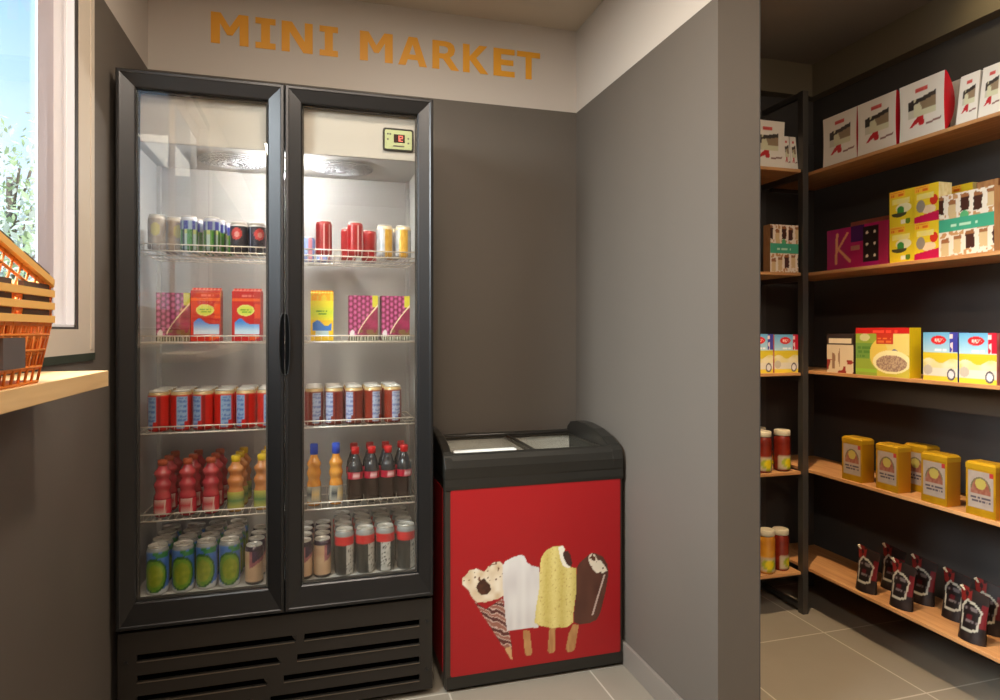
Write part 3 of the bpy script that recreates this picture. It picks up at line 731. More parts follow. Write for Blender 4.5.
# sliding glass lids
LA, LB_, LM = ZX0+0.031, ZX1-0.046, 0.772
for i, (xa, xb, z) in enumerate(((LA, LM+0.012, 0.812), (LM-0.012, LB_, 0.806))):
    lid = empty('sliding_lid'); lid.parent = fz; lid.location = ((xa+xb)/2-ZO.x, 2.39-ZO.y, z)
    w = (xb-xa)/2; ya, yb = ZY0+.038-2.39, ZY1-.037-2.39
    m = MB(); m.box(-w, -w+.010, ya, yb, -.003, .003); m.box(w-.010, w, ya, yb, -.003, .003); m.box(-w+.01, w-.01, ya, ya+.010, -.003, .003); m.box(-w+.01, w-.01, yb-.010, yb, -.003, .003)
    m.build('lid_frame', M['fgrey'], lid)
    MB().box(-w+.01, w-.01, ya+.010, yb-.010, -.001, .001).build('glass_pane', M['lidglass'], lid)
    if i == 0: MB().box(-w+.012, w-.075, ya+.014, ya+.050, .0012, .009).build('lid_handle', M['fwhite'], lid, bevel=0.002)
# stickers
K = 5.188
def cp(x, y):   # poster drawing points, measured on the poster itself, turned into metres on its face
    px, py = 455+x/K, 535+y/K; p = (px-500)/640; c, s = .96029, .27899; Y = 2.166
    X = Y*(s+p*c)/(c-p*s); F = s*X+c*Y; return (X, 1.25+(331-py)/640*F)
def poly(*pts): return [cp(*q) for q in pts]
pc_wafer = poly((100,345),(160,385),(245,330),(262,400),(275,480),(292,560),(296,648),(285,640),(262,590),(245,575))
pc_tip = poly((258,590),(290,575),(298,650),(286,640))
pc_cream = poly((38,255),(36,225),(60,205),(75,180),(110,175),(150,190),(175,160),(205,140),(235,138),(255,160),(262,230),(258,310),(225,330),(160,348),(115,350),(85,320),(70,285))
pc_choc = poly((110,270),(125,240),(150,225),(180,255),(188,285),(165,308),(135,310),(118,292))
pc_white = poly((245,160),(262,135),(300,115),(345,101),(362,112),(372,140),(395,158),(436,168),(440,250),(425,400),(435,478),(270,498),(262,430),(250,300))
pc_yel = poly((440,170),(446,120),(470,82),(510,58),(560,54),(572,75),(560,95),(575,140),(600,168),(630,172),(628,300),(612,420),(615,452),(580,478),(500,482),(440,470),(412,455),(420,380),(436,280))
pc_yinw = poly((535,62),(560,54),(572,78),(562,98),(574,140),(598,166),(588,172),(560,160),(545,120))
pc_ydark = poly((565,84),(585,82),(600,105),(608,145),(603,165),(585,158),(572,138),(560,105))
pc_brown = poly((632,170),(645,145),(690,105),(720,92),(765,110),(790,150),(796,200),(782,290),(755,400),(735,440),(690,460),(640,463),(615,450),(618,400),(628,300))
pc_bite = poly((697,96),(725,100),(738,128),(755,130),(778,162),(790,185),(760,200),(730,195),(705,165),(692,130))
sticks = [poly((352,496),(388,494),(400,610),(392,626),(372,628),(362,612)), poly((490,482),(522,480),(518,600),(508,612),(488,612),(480,600)), poly((612,462),(642,466),(622,592),(604,606),(584,606),(574,590),(590,510))]
def bb(P): return min(a for a, _ in P), max(a for a, _ in P), min(b for _, b in P), max(b for _, b in P)
_B = {}
def hit(P, x, z):
    k = id(P)
    if k not in _B: _B[k] = bb(P)
    a, b, c, d = _B[k]
    return a <= x <= b and c <= z <= d and inp(x, z, P)
sx0, sx1, sz0, sz1 = 0.455, 1.094, 0.056, 0.700
def p_poster(u, v):
    x = sx0+(sx1-sx0)*u; z = sz0+(sz1-sz0)*v
    if hit(pc_ydark, x, z): return (70, 42, 36)
    if hit(pc_yel, x, z):
        if hit(pc_yinw, x, z): return (240, 232, 214)
        q = vn(x*260, z*260, 1)
        if q > .88: return (196, 164, 90)
        return mixc((232, 214, 138), (206, 182, 96), .5+.5*sin(x*110+1)*.7+(q-.5)*.4)
    if hit(pc_white, x, z): return mixc((226, 220, 214), (208, 200, 196), vn(x*60, z*14, 2))
    if hit(pc_brown, x, z):
        if hit(pc_bite, x, z): return (92, 52, 34) if vn(x*120, z*120, 4) > .72 else (226, 210, 186)
        a = x-(0.972+(z-.27)*.16)
        bx, bz = cp(775, 205); cx_, cz_ = cp(712, 418)
        tt = (z-cz_)/(bz-cz_)
        if 0 < tt < 1 and abs(x-(cx_+(bx-cx_)*tt)) < .0035: return (196, 170, 156)
        return mixc((76, 44, 34), (98, 60, 46), vn(x*40, z*20, 3))
    if hit(pc_choc, x, z): return mixc((92, 50, 32), (60, 34, 24), vn(x*100, z*100, 5))
    if hit(pc_cream, x, z):
        q = vn(x*130, z*130, 6)
        return (112, 70, 40) if q > .80 and z > cp(0, 260)[1] else mixc((236, 222, 200), (206, 178, 140), vn(x*50, z*50, 2))
    if hit(pc_tip, x, z): return (206, 160, 110)
    if hit(pc_wafer, x, z):
        q = sin((z*1.0+x*.55)*210+3*vn(x*50, z*50, 8))
        return (92, 46, 40) if q > .35 else (206, 176, 160) if q > -.4 else (150, 96, 80)
    for s_ in sticks:
        if hit(s_, x, z): return mixc((196, 146, 92), (170, 118, 70), vn(x*160, z*30, 9))
    return (160, 22, 26)
st = zpart(MB().grid(lambda u, v: (sx0+(sx1-sx0)*u, ZY0-0.0025, sz0+(sz1-sz0)*v), 210, 210, p_poster), 'front_poster', M['sticker'], fix=False)
st['label'] = 'red poster with a cone and three ice cream bars'
m = MB(); m.prism(rrect(0.645, 0.652, 0.012, 5, 0.7745, 0.378), ZY0-0.0016, ZY0-0.0001)
zpart(m, 'poster_edge', mat('poster_border_red', (152, 22, 24), 0.4))
zpart(MB().box(ZX0-0.002, ZX0-0.0001, ZY0+0.035, ZY1-0.03, 0.06, 0.70), 'side_poster', mat('side_poster_red', (152, 22, 24), 0.4))

# ================================================================== SHELVING UNITS (store room)
RZ = [0.202, 0.638, 1.075, 1.508, 1.952]
ru = empty('wall_shelving', (2.23, 1.6, 0)); tag(ru, 'long black steel shelving unit with five wooden shelves along the right wall', 'shelving')
RO = Vector(ru.location)
for z in RZ:
    o = MB().box(2.10, 2.36, 0.55, 2.635, z-0.014, z).build('shelf', M['wood'], ru, bevel=0.002); o.location = -RO
for x, y in ((2.325, 2.585), (2.325, 0.60)):
    o = MB().box(x, x+0.03, y, y+0.03, 0, 2.16).build('post', M['steel'], ru); o.location = -RO
    for zz in RZ:
        pass
o = MB().box(2.105, 2.125, 0.56, 0.59, 0, 2.16).build('post', M['steel'], ru); o.location = -RO
for z in RZ:
    for y in (0.60, 2.592):
        o = MB().box(2.115, 2.325, y, y+0.018, z-0.032, z-0.0145).build('bracket', M['steel'], ru); o.location = -RO
lu = empty('corner_shelving', (1.75, 2.48, 0)); tag(lu, 'short black steel shelving unit with wooden shelves beside the partition, against the back wall', 'shelving')
LO = Vector(lu.location)
LXa, LXb, LYa, LYb = 1.30, 2.066, 2.345, 2.63
LZs = [0.187, 0.630, 1.066, 1.508, 1.965]
for z in LZs:
    o = MB().box(LXa, LXb, LYa, LYb, z-0.014, z).build('shelf', M['woodx'], lu, bevel=0.002); o.location = -LO
for x, y in ((2.068, 2.335), (2.068, 2.61), (1.29, 2.335), (1.29, 2.61)):
    o = MB().box(x, x+0.029, y, y+0.03, 0, 2.31).build('post', M['steel'], lu); o.location = -LO
for z in [0.035]+[q-0.0145 for q in LZs]+[2.31]:
    for x in (2.072, 1.294):
        o = MB().box(x, x+0.02, 2.366, 2.609, z-0.022, z).build('side_rail', M['steel'], lu); o.location = -LO

# ---- pillow cartons on the top shelf
def p_cakebox(u, v):
    if lines(u, v, .36, .64, .81, .86, 1): return (206, 66, 60)
    if .80 < v < .87 and .36 < u < .64: return (214, 96, 88)
    t = .60+.10*(u-.2)+.05*abs(u-.5)
    if .20 < u < .82 and .36 < v < t+.06:
        q = vn(u*9, v*12, 2)
        if v > t-.02 and q > .25: return (60, 52, 46)
        if u < .32: return (52, 46, 42) if v > .5 else (206, 200, 180)
        return (150, 128, 100) if q > .6 and v > .48 else (214, 210, 176)
    if .20 < v < .38 and inp(u, v, [(.16, .16), (.42, .38), (.55, .38), (.56, .22), (.48, .16), (.42, .26)]): return (196, 40, 44)
    if .60 < u < .94 and abs(v-(.20+.10*(u-.6))) < .018: return (140, 100, 90)
    return (234, 226, 214)
def pillow(name, w, d, h, lean=0.0, taper=0.0):
    m = MB(); D = lambda v: d*(0.12+0.88*sin(pi*min(1, max(0, v)))**0.8)
    W = lambda v: w*(1-taper*v)/2-(.0035*sin(pi*v) if taper == 0 else 0)
    nu, nv = max(8, int(w*300)), 56
    yf = lambda v: lean*v
    m.grid(lambda u, v: (-W(v)+2*W(v)*u, yf(v), h*v), nu, nv, p_cakebox); m.grid(lambda u, v: (W(v)-2*W(v)*u, yf(v)+D(v), h*v), nu, nv, solid((232, 226, 216)))
    red = solid((196, 16, 32)) if taper == 0 else solid((226, 220, 210))
    for s in (-1, 1):
        if s > 0: m.grid(lambda u, v: (W(v), yf(v)+D(v)*u, h*v), 3, nv, red)
        else: m.grid(lambda u, v: (-W(v), yf(v)+D(v)*(1-u), h*v), 3, nv, red)
    m.grid(lambda u, v: (-W(1)+2*W(1)*u, yf(1)+D(1)*v, h), 4, 1, red); m.grid(lambda u, v: (-W(0)+2*W(0)*u, yf(0)+D(0)*(1-v), 0), 4, 1, red)
    return m.build(name, M['card'], fix=False)
R90 = -pi/2
big = pillow('cake_carton', 0.180, 0.05, 0.206, 0.0)
for i, (y, x, rz) in enumerate(((2.170, 2.106, 0), (1.988, 2.106, 0), (1.795, 2.106, 0.0))):
    place(big, i > 0, x, y, RZ[4]+.0005, R90+rz, 'white cake carton with red bowed sides, top right shelf, %s' % ('furthest, by corner post', 'middle of three', 'nearest of three')[i], 'carton', 'wide cake cartons')
nar = pillow('narrow_cake_carton', 0.072, 0.055, 0.165, 0.02, 0.10)
for i, (y, x) in enumerate(((1.628, 2.103), (1.552, 2.103))):
    place(nar, i > 0, x, y, RZ[4]+.0005, R90, 'narrow white cake carton, top right shelf, %s' % ('next to the red-sided wide one', 'cut by the photo edge')[i], 'carton', 'narrow cake cartons')
place(copy_tree(big), False, 2.235, 1.70, RZ[4]+.0005, R90, 'white and red cake carton standing behind the narrow ones on the top right shelf', 'carton', 'wide cake cartons')
place(copy_tree(big), False, 1.905, 2.362, LZs[4]+.0005, 0, 'wide white cake carton on the top corner shelf, half behind the partition', 'carton', 'wide cake cartons')
for i, x in enumerate((2.018, 2.050-0.0)):
    pass
nar2 = pillow('small_cake_carton', 0.036, 0.05, 0.150, 0.015, 0.12)
for i, x in enumerate((2.016, 2.0535-0.0005)):
    place(nar2, i > 0, x-0.004, 2.362, LZs[4]+.0005, 0, 'small narrow white carton on the top corner shelf, %s' % ('beside the wide one', 'right against the corner post')[i], 'carton', 'small cake cartons')

# ---- fourth shelf
def p_kbox(u, v):
    # K
    for a, b, w in (((.16, .16), (.18, .86), .022), ((.20, .50), (.36, .86), .018), ((.20, .50), (.40, .17), .020)):
        dx, dy = (b[0]-a[0])*1.85, b[1]-a[1]; px, py = (u-a[0])*1.85, v-a[1]; L2 = dx*dx+dy*dy; t = max(0, min(1, (px*dx+py*dy)/L2))
        if hypot(px-t*dx, py-t*dy) < w*1.85: return (222, 150, 104)
    if .42 < u < .56 and .42 < v < .52: return (170, 110, 90)
    if .62 < u < .86 and .10 < v < .93:
        a, b = (u-.62)/.24*2, (v-.10)/.83*3; a -= floor(a)+.5; b -= floor(b)+.5
        q = hypot(a*.7, b)
        return (226, 206, 176) if q < .12 else (30, 16, 14)
    if u > .86: return (150, 28, 66)
    if .42 < u < .64 and v > .62: return (66, 14, 78)
    return mixc((176, 14, 76), (150, 10, 100), vn(u*4, v*3, 1))
kb = make_box('chocolate_gift_box', 0.302, 0.05, 0.168, p_kbox, solid((140, 20, 60)), solid((110, 20, 70)), 90, 56)
place(kb, False, 2.110, 2.090, RZ[3]+.0005, R90, 'magenta chocolate gift box with a golden letter K and a tray of chocolates', 'box', None)
bb_ = make_box('brown_chocolate_box', 0.235, 0.04, 0.196, solid((150, 84, 60), (130, 66, 50)), solid((150, 84, 60)), solid((176, 110, 84)))
place(bb_, False, 2.164, 2.052, RZ[3]+.0005, R90, 'plain brown box standing behind the magenta gift box', 'box', None)
def p_yelbox(green):
    def f(u, v):
        if v > .82 and u < .62: return (226, 110, 30) if lines(u, v, .08, .56, .84, .95, 1) else (240, 176, 50)
        if .62 < v < .78 and .1 < u < .8: return mixc((226, 206, 140), (240, 220, 100), vn(u*9, v*9, 1))
        if green:
            if ine(u, v, .38, .36, .30, .10) and v < .38: return (70, 66, 40)
            if ine(u, v, .44, .44, .14, .12): return (60, 130, 50)
            if ine(u, v, .55, .5, .3, .14): return (226, 214, 170)
            if ine(u, v, .72, .12, .10, .08): return (90, 120, 30)
            if inr(u, v, .45, .62, .06, .18): return (236, 224, 190)
            return (228, 194, 36)
        if v < .16+.10*u: return (196, 20, 72)
        if ine(u, v, .26, .44, .18, .17): return (150, 136, 120)
        if ine(u, v, .80, .56, .16, .14): return (206, 50, 30)
        if ine(u, v, .60, .33, .28, .12): return (232, 200, 160)
        return (230, 196, 40)
    return f
yb1 = make_box('dessert_mix_box', 0.109, 0.06, 0.134, p_yelbox(True), solid((232, 216, 150), (210, 190, 110)), solid((240, 214, 50)), 50, 60)
yb2 = make_box('dessert_mix_box', 0.095, 0.06, 0.133, p_yelbox(False), solid((240, 232, 190), (214, 196, 130)), solid((244, 220, 60)), 46, 60)
for i in range(2):
    place(yb1, i > 0, 2.112, 1.879, RZ[3]+.0005+i*.1345, R90, 'yellow dessert mix box with a green dish, %s of the left stack' % ('bottom', 'top')[i], 'box', 'yellow dessert boxes')
for i in range(2):
    place(yb2, i > 0, 2.107, 1.776, RZ[3]+.0005+i*.1335, R90, 'yellow dessert mix box with a pink band, %s of the right stack' % ('bottom', 'top')[i], 'box', 'yellow dessert boxes')
yb3 = copy_tree(yb1); place(yb3, False, 2.235, 1.760, RZ[3]+.0005, R90, 'yellow dessert mix box at the back, bottom one behind the teal-banded box', 'box', 'yellow dessert boxes')
yb4 = copy_tree(yb1); place(yb4, False, 2.235, 1.760, RZ[3]+.1350, R90, 'yellow dessert mix box at the back, peeking above the teal-banded box', 'box', 'yellow dessert boxes')
brb = make_box('brown_box', 0.075, 0.05, 0.262, solid((150, 100, 60), (190, 140, 90)), solid((140, 90, 50)))
place(brb, False, 2.235, 1.655, RZ[3]+.0005, R90, 'tall brown box at the back, peeking above the nearest teal-banded chocolate box', 'box', None)
def p_teal(u, v):
    if .40 < v < .60+.0*u: return (176, 214, 186) if lines(u, v, .22, .72, .46, .54, 1, 5) else (64, 158, 124)
    if ine(u, v, .48, .62, .08, .08): return (90, 170, 110)
    row = 0 if v < .4 else 1
    a = u*4.3+row*.4; i = floor(a); a -= i+.5; b = (v/.4 if row == 0 else (v-.6)/.4)-.5-(hsh(i, row)-.5)*.3
    if abs(a)+.12*vn(u*30, v*22, 4) < .38 and abs(b)+.1*vn(u*22, v*30, 6) < .40:
        if b > .2: return (150, 96, 56)
        return (66, 32, 20) if hsh(i, row, 3) > .3 else (206, 176, 130)
    if abs(b) > .38 and vn(u*24, v*20, 3) > .55: return (190, 140, 90)
    return (226, 212, 194)
tb = make_box('assorted_chocolate_box', 0.190, 0.05, 0.212, p_teal, solid((176, 128, 84), (196, 150, 100)), solid((200, 160, 120)), 76, 72)
place(tb, False, 2.103, 1.630, RZ[3]+.0005, R90, 'white chocolate box with a teal band beside the yellow boxes', 'box', 'teal-banded chocolate boxes')
tb2 = make_box('assorted_chocolate_box', 0.148, 0.045, 0.208, p_teal, solid((176, 128, 84), (196, 150, 100)), solid((200, 160, 120)), 60, 72)
place(tb2, False, 1.985, 2.352, LZs[3]+.0005, 0.0, 'white chocolate box with a teal band on the corner shelf, behind the steel post', 'box', 'teal-banded chocolate boxes')

# ---- third shelf
def p_cream(u, v):
    if v > .88: return (50, 36, 30)
    if v > .72: return (226, 206, 176) if .08 < u < .92 and v > .76 else (60, 40, 32)
    if v < .34 and vn(u*6, v*7, 1) > .5: return (150, 40, 30)
    if .2 < u < .5 and .1 < v < .62 and vn(u*8, v*5, 2) > .45: return (150, 110, 84)
    return (216, 194, 162)
b = make_box('biscuit_box', 0.140, 0.045, 0.163, p_cream, solid((60, 46, 40)), solid((60, 40, 34)))
place(b, False, 2.106, 2.168, RZ[2]+.0005, R90, 'small cream biscuit box with a dark top edge, nearest the corner post', 'box', None)
def p_cereal(u, v):
    if v > .88: return (226, 80, 60) if lines(u, v, .3, .8, .90, .98, 1) else (192, 32, 28)
    if .40 < u < .72 and .66 < v < .90: return (226, 120, 60) if lines(u, v, .43, .68, .70, .82, 2) else (190, 50, 30)
    if ine(u, v, .68, .27, .28, .17): return (190, 160, 130) if vn(u*60, v*50, 1) > .5 else (150, 118, 100)
    if ine(u, v, .68, .30, .34, .24): return (240, 228, 176)
    if ine(u, v, .74, .50, .06, .06): return (50, 70, 140)
    if ine(u, v, .45, .45, .17, .30): return (226, 196, 90)
    if u > .42: return (226, 206, 120) if v > .45 else (206, 190, 70)
    if .06 < v < .14: return (150, 190, 60)
    if ine(u, v, .18, .80, .10, .08): return (206, 200, 150)
    if .35 < v < .68: return (84, 128, 50) if lines(u, v, .04, .34, .38, .64, 3) else (110, 150, 66)
    return (150, 168, 60)
b = make_box('cereal_box', 0.243, 0.055, 0.187, p_cereal, solid((238, 204, 20)), solid((196, 40, 30)), 90, 70)
place(b, False, 2.104, 1.963, RZ[2]+.0005, R90, 'large green and yellow cereal box with a bowl and a red top strip', 'box', None)
def p_pud(c2):
    def f(u, v):
        if ine(u, v, .46, .84, .22, .09): return (240, 200, 190) if ine(u, v, .46, .84, .15, .04) and hsh(floor(u*40), floor(v*40)) > .4 else (206, 30, 34)
        if u > .78 and v > .60: return c2 if u > .86 or vn(u*12, v*12, 2) > .5 else (226, 200, 200)
        if ine(u, v, .82, .14, .12, .12): return (90, 80, 90) if not ine(u, v, .82, .14, .08, .08) else (220, 214, 214)
        if ine(u, v, .14, .22, .14, .10): return (190, 176, 160)
        if v > .58: return mixc((96, 164, 206), (176, 206, 220), (1-v)/.42) if not lines(u, v, .2, .7, .62, .68, 1) else (230, 236, 240)
        if .42+.05*sin(u*9) < v: return (210, 184, 44)
        if .26 < v: return mixc((214, 198, 120), (226, 214, 184), vn(u*6, v*9, 3))
        if v > .10: return (218, 208, 190)
        return (230, 200, 60)
    return f
P1 = make_box('pudding_box', 0.128, 0.05, 0.170, p_pud((60, 60, 150)), solid((60, 70, 150), (110, 130, 190)), solid((120, 170, 200)), 56, 66)
P2 = make_box('pudding_box', 0.125, 0.05, 0.168, p_pud((190, 24, 50)), solid((196, 60, 70), (220, 150, 140)), solid((120, 170, 200)), 56, 66)
place(P1, False, 2.104, 1.722, RZ[2]+.0005, R90, 'blue and yellow pudding box with a dark blue corner, beside the cereal box', 'box', 'pudding boxes')
place(P2, False, 2.104, 1.590, RZ[2]+.0005, R90, 'blue and yellow pudding box with a red corner, at the right edge of the photo', 'box', 'pudding boxes')
b = make_box('teal_box', 0.12, 0.05, 0.168, solid((96, 190, 170), (150, 210, 190)), solid((80, 170, 150)))
place(b, False, 2.104, 1.450, RZ[2]+.0005, R90, 'teal box at the very edge of the photo beside the pudding boxes', 'box', None)
c1_ = copy_tree(P1); place(c1_, False, 1.862, 2.352, LZs[2]+.0005, 0, 'blue and yellow pudding box half hidden by the partition on the corner shelf', 'box', 'pudding boxes')
c2_ = copy_tree(P2); place(c2_, False, 1.995, 2.352, LZs[2]+.0005, 0, 'blue and yellow pudding box with a red corner, fully in view on the corner shelf', 'box', 'pudding boxes')

# ---- second shelf: yellow tins
def p_tinfront(u, v):
    if .08 < u < .92 and .17 < v < .93:
        a, b = (u-.5)/.34, (v-.56)/.26
        if (b > 0 and a*a+b*b < 1) or (abs(a) < 1 and -.35 < b <= 0):
            if b > 0 and a*a+b*b > .76: return (120, 110, 80)
            if ine(u, v, .5, .68, .18, .12): return (196, 176, 90)
            return mixc((150, 84, 64), (176, 120, 100), vn(u*16, v*16, 3))
        if lines(u, v, .16, .84, .30, .44, 2, 7): return (96, 84, 92)
        if u > .80 and v > .83: return (190, 60, 60)
        return mixc((190, 172, 156), (176, 156, 146), vn(u*8, v*8, 1))
    return mixc((196, 146, 26), (176, 126, 18), vn(u*5, v*5, 2))
def make_tin():
    w, d, h = 0.098, 0.062, 0.180
    o = make_box('yellow_tin', w, d, h-.022, p_tinfront, lambda u, v: (200, 176, 150) if False else mixc((190, 134, 20), (168, 110, 12), u), solid((200, 150, 26)), 46, 70, 'tin')
    m = MB(); q = .0008
    P = [(-w/2-q, -q), (w/2+q, -q), (w/2+q, d+q), (-w/2-q, d+q)]
    I = [(-w/2+.006, .006), (w/2-.006, .006), (w/2-.006, d-.006), (-w/2+.006, d-.006)]
    vs = [(x, y, h-.026) for x, y in P]+[(x, y, h-.010) for x, y in P]+[(x, y, h-.002) for x, y in I]
    fs = [(3, 2, 1, 0), (8, 9, 10, 11)]+[(i, (i+1) % 4, 4+(i+1) % 4, 4+i) for i in range(4)]+[(4+i, 4+(i+1) % 4, 8+(i+1) % 4, 8+i) for i in range(4)]
    m.add(vs, fs); m.build('tin_lid', mat('golden_tin_lid', (196, 150, 30), 0.3, metal=0.35), o)
    return o
tin = make_tin()
for i, (y, x, rz, d) in enumerate(((2.108, 2.108, 0.03, 'furthest, near the corner post'), (1.942, 2.108, 0, 'second from the corner, with another tin behind it'), (1.748, 2.108, 0, 'third from the corner'), (1.583, 2.108, 0, 'nearest, at the edge of the photo'), (1.905, 2.205, 0.0, 'standing behind the second tin'))):
    place(tin, i > 0, x, y, RZ[1]+.0005, R90+rz, 'yellow metal tin with an arched label, '+d, 'tin', 'yellow tins')

# ---- jars on the corner shelf
def p_jar(c, c2):
    def f(u, v):
        if .06 < v < .46 and (.27 < u < .73):
            if ine(u, v, .5, .24, .08, .13): return (214, 190, 20)
            if ine(u, v, .5, .24, .14, .16): return (150, 160, 50)
            return (176, 160, 132)
        return mixc(c, c2, vn(u*9, v*9, 2))
    return f
def make_jar(name, c, c2, lidm, r=0.036, h=0.18):
    o = MB().lathe([(r*.86, 0), (r, h*.03)]+[(r, h*(.03+.76*k/14)) for k in range(1, 15)]+[(r*.9, h*.84), (r*.84, h*.88)], 30, paint=p_jar(c, c2)).build(name, M['plast'])
    MB().lathe([(r*.93, h*.87), (r*.95, h*.875), (r*.95, h*.985), (r*.88, h)], 26).build('jar_lid', lidm, o)
    return o
jr = make_jar('sauce_jar', (128, 38, 22), (96, 24, 14), M['whitelid'])
for i, (x, y, z, l) in enumerate(((1.900, 2.385, LZs[1], 'lower-middle corner shelf, half hidden by the partition'), (2.004, 2.390, LZs[1], 'lower-middle corner shelf, fully in view'), (1.948, 2.480, LZs[1], 'lower-middle corner shelf, set back between two others'), (2.004, 2.400, LZs[0], 'lowest corner shelf, behind a mustard-coloured jar'))):
    place(jr, i > 0, x, y, z+.0005, 0.2*i, 'red sauce jar with a cream lid, '+l, 'jar', 'red sauce jars')
jm = make_jar('mustard_jar', (200, 140, 40), (176, 110, 30), M['whitelid'], h=0.188)
place(jm, False, 1.918, 2.385, LZs[0]+.0005, -0.3, 'mustard-coloured sauce jar with a cream lid on the lowest corner shelf', 'jar', None)
jd = make_jar('dark_lidded_jar', (90, 40, 24), (70, 30, 20), M['darklid'], h=0.195)
place(jd, False, 1.935, 2.49, LZs[0]+.0005, 0, 'jar with a dark lid behind the mustard jar on the lowest corner shelf', 'jar', None)
js = make_jar('small_jar', (190, 120, 70), (150, 90, 50), M['orangelid'], r=0.022, h=0.06)
place(js, False, 2.045, 2.52, LZs[1]+.0005, 0, 'small short jar beside the steel post, behind the red sauce jars', 'jar', None)

# ---- foil pouches on the lowest shelf
def p_pouch(u, v):
    P = [(.16, .22), (.10, .62), (.26, .76), (.60, .72), (.82, .62), (.74, .26), (.50, .20)]
    def near(w):
        for i in range(len(P)):
            a, b = P[i], P[(i+1) % len(P)]; dx, dy = b[0]-a[0], b[1]-a[1]; t = max(0, min(1, ((u-a[0])*dx+(v-a[1])*dy)/(dx*dx+dy*dy)))
            if hypot(u-a[0]-t*dx, (v-a[1]-t*dy)*1.4) < w: return True
        return False
    if near(.034): return (178, 172, 156)
    if inp(u, v, P):
        if .36 < v < .42 or .58 < v < .66: return (110, 100, 100) if vn(u*16, v*16, 2) > .45 else (46, 30, 30)
        return (84, 26, 30) if ine(u, v, .42, .46, .12, .06) else (32, 24, 22)
    if v > .68 and u < .40: return (120, 34, 30) if vn(u*9, v*9, 1) > .45 else (40, 24, 22)
    if u > .80 and .3 < v < .8: return (104, 24, 28)
    return mixc((30, 22, 20), (56, 44, 40), vn(u*7, v*9, 5))
def make_pouch():
    w, d, h = 0.089, 0.048, 0.170
    def D(u, v): return (d*(1-v)**1.1*.9+.002)*(sin(pi*min(1, max(0, u)))**.55*.9+.1)
    def Wd(v): return w/2*(1-.10*sin(pi*v)+.06*v)
    def X(u, v): return -Wd(v)+2*Wd(v)*u
    def Z(u, v): return h*v*(1-.10*(u-.3)*v)+0.004*(1-v)*(1-sin(pi*u))*0
    m = MB()
    m.grid(lambda u, v: (X(u, v), -D(u, v)/2+.02*v, Z(u, v)), 26, 40, p_pouch, smooth=True)
    m.grid(lambda u, v: (X(1-u, v), D(1-u, v)/2+.02*v+.0005, Z(1-u, v)), 26, 40, lambda u, v: p_pouch(u, v), smooth=True)
    m.grid(lambda u, v: (X(u, 0), D(u, 0)/2-D(u, 0)*v, 0), 12, 2, solid((30, 24, 22)))
    o = m.build('sauce_pouch', M['foil'], fix=False)
    sp = MB(); sp.tube([(-.034, .018, .156), (-.043, .018, .168)], .0040, 10); sp.tube([(-.041, .018, .165), (-.046, .018, .171)], .0055, 10)
    sp.build('spout', M['whitelid'], o); return o
pch = make_pouch()
for i, (x, y, rz, l) in enumerate(((2.135, 2.064, .15, 'front row, furthest from the camera'), (2.135, 1.904, .15, 'front row, second from the far end'), (2.135, 1.632, .10, 'front row, nearest and largest'),
                                   (2.250, 2.050, .2, 'back row, furthest'), (2.250, 1.915, .25, 'back row, second from the far end'), (2.235, 1.772, .2, 'just left of the nearest pouch'), (2.250, 1.665, .25, 'back row, cut by the right photo edge'))):
    place(pch, i > 0, x, y, RZ[0]+.001, R90+rz, 'black foil sauce pouch with pale label outline, '+l, 'pouch', 'sauce pouches')

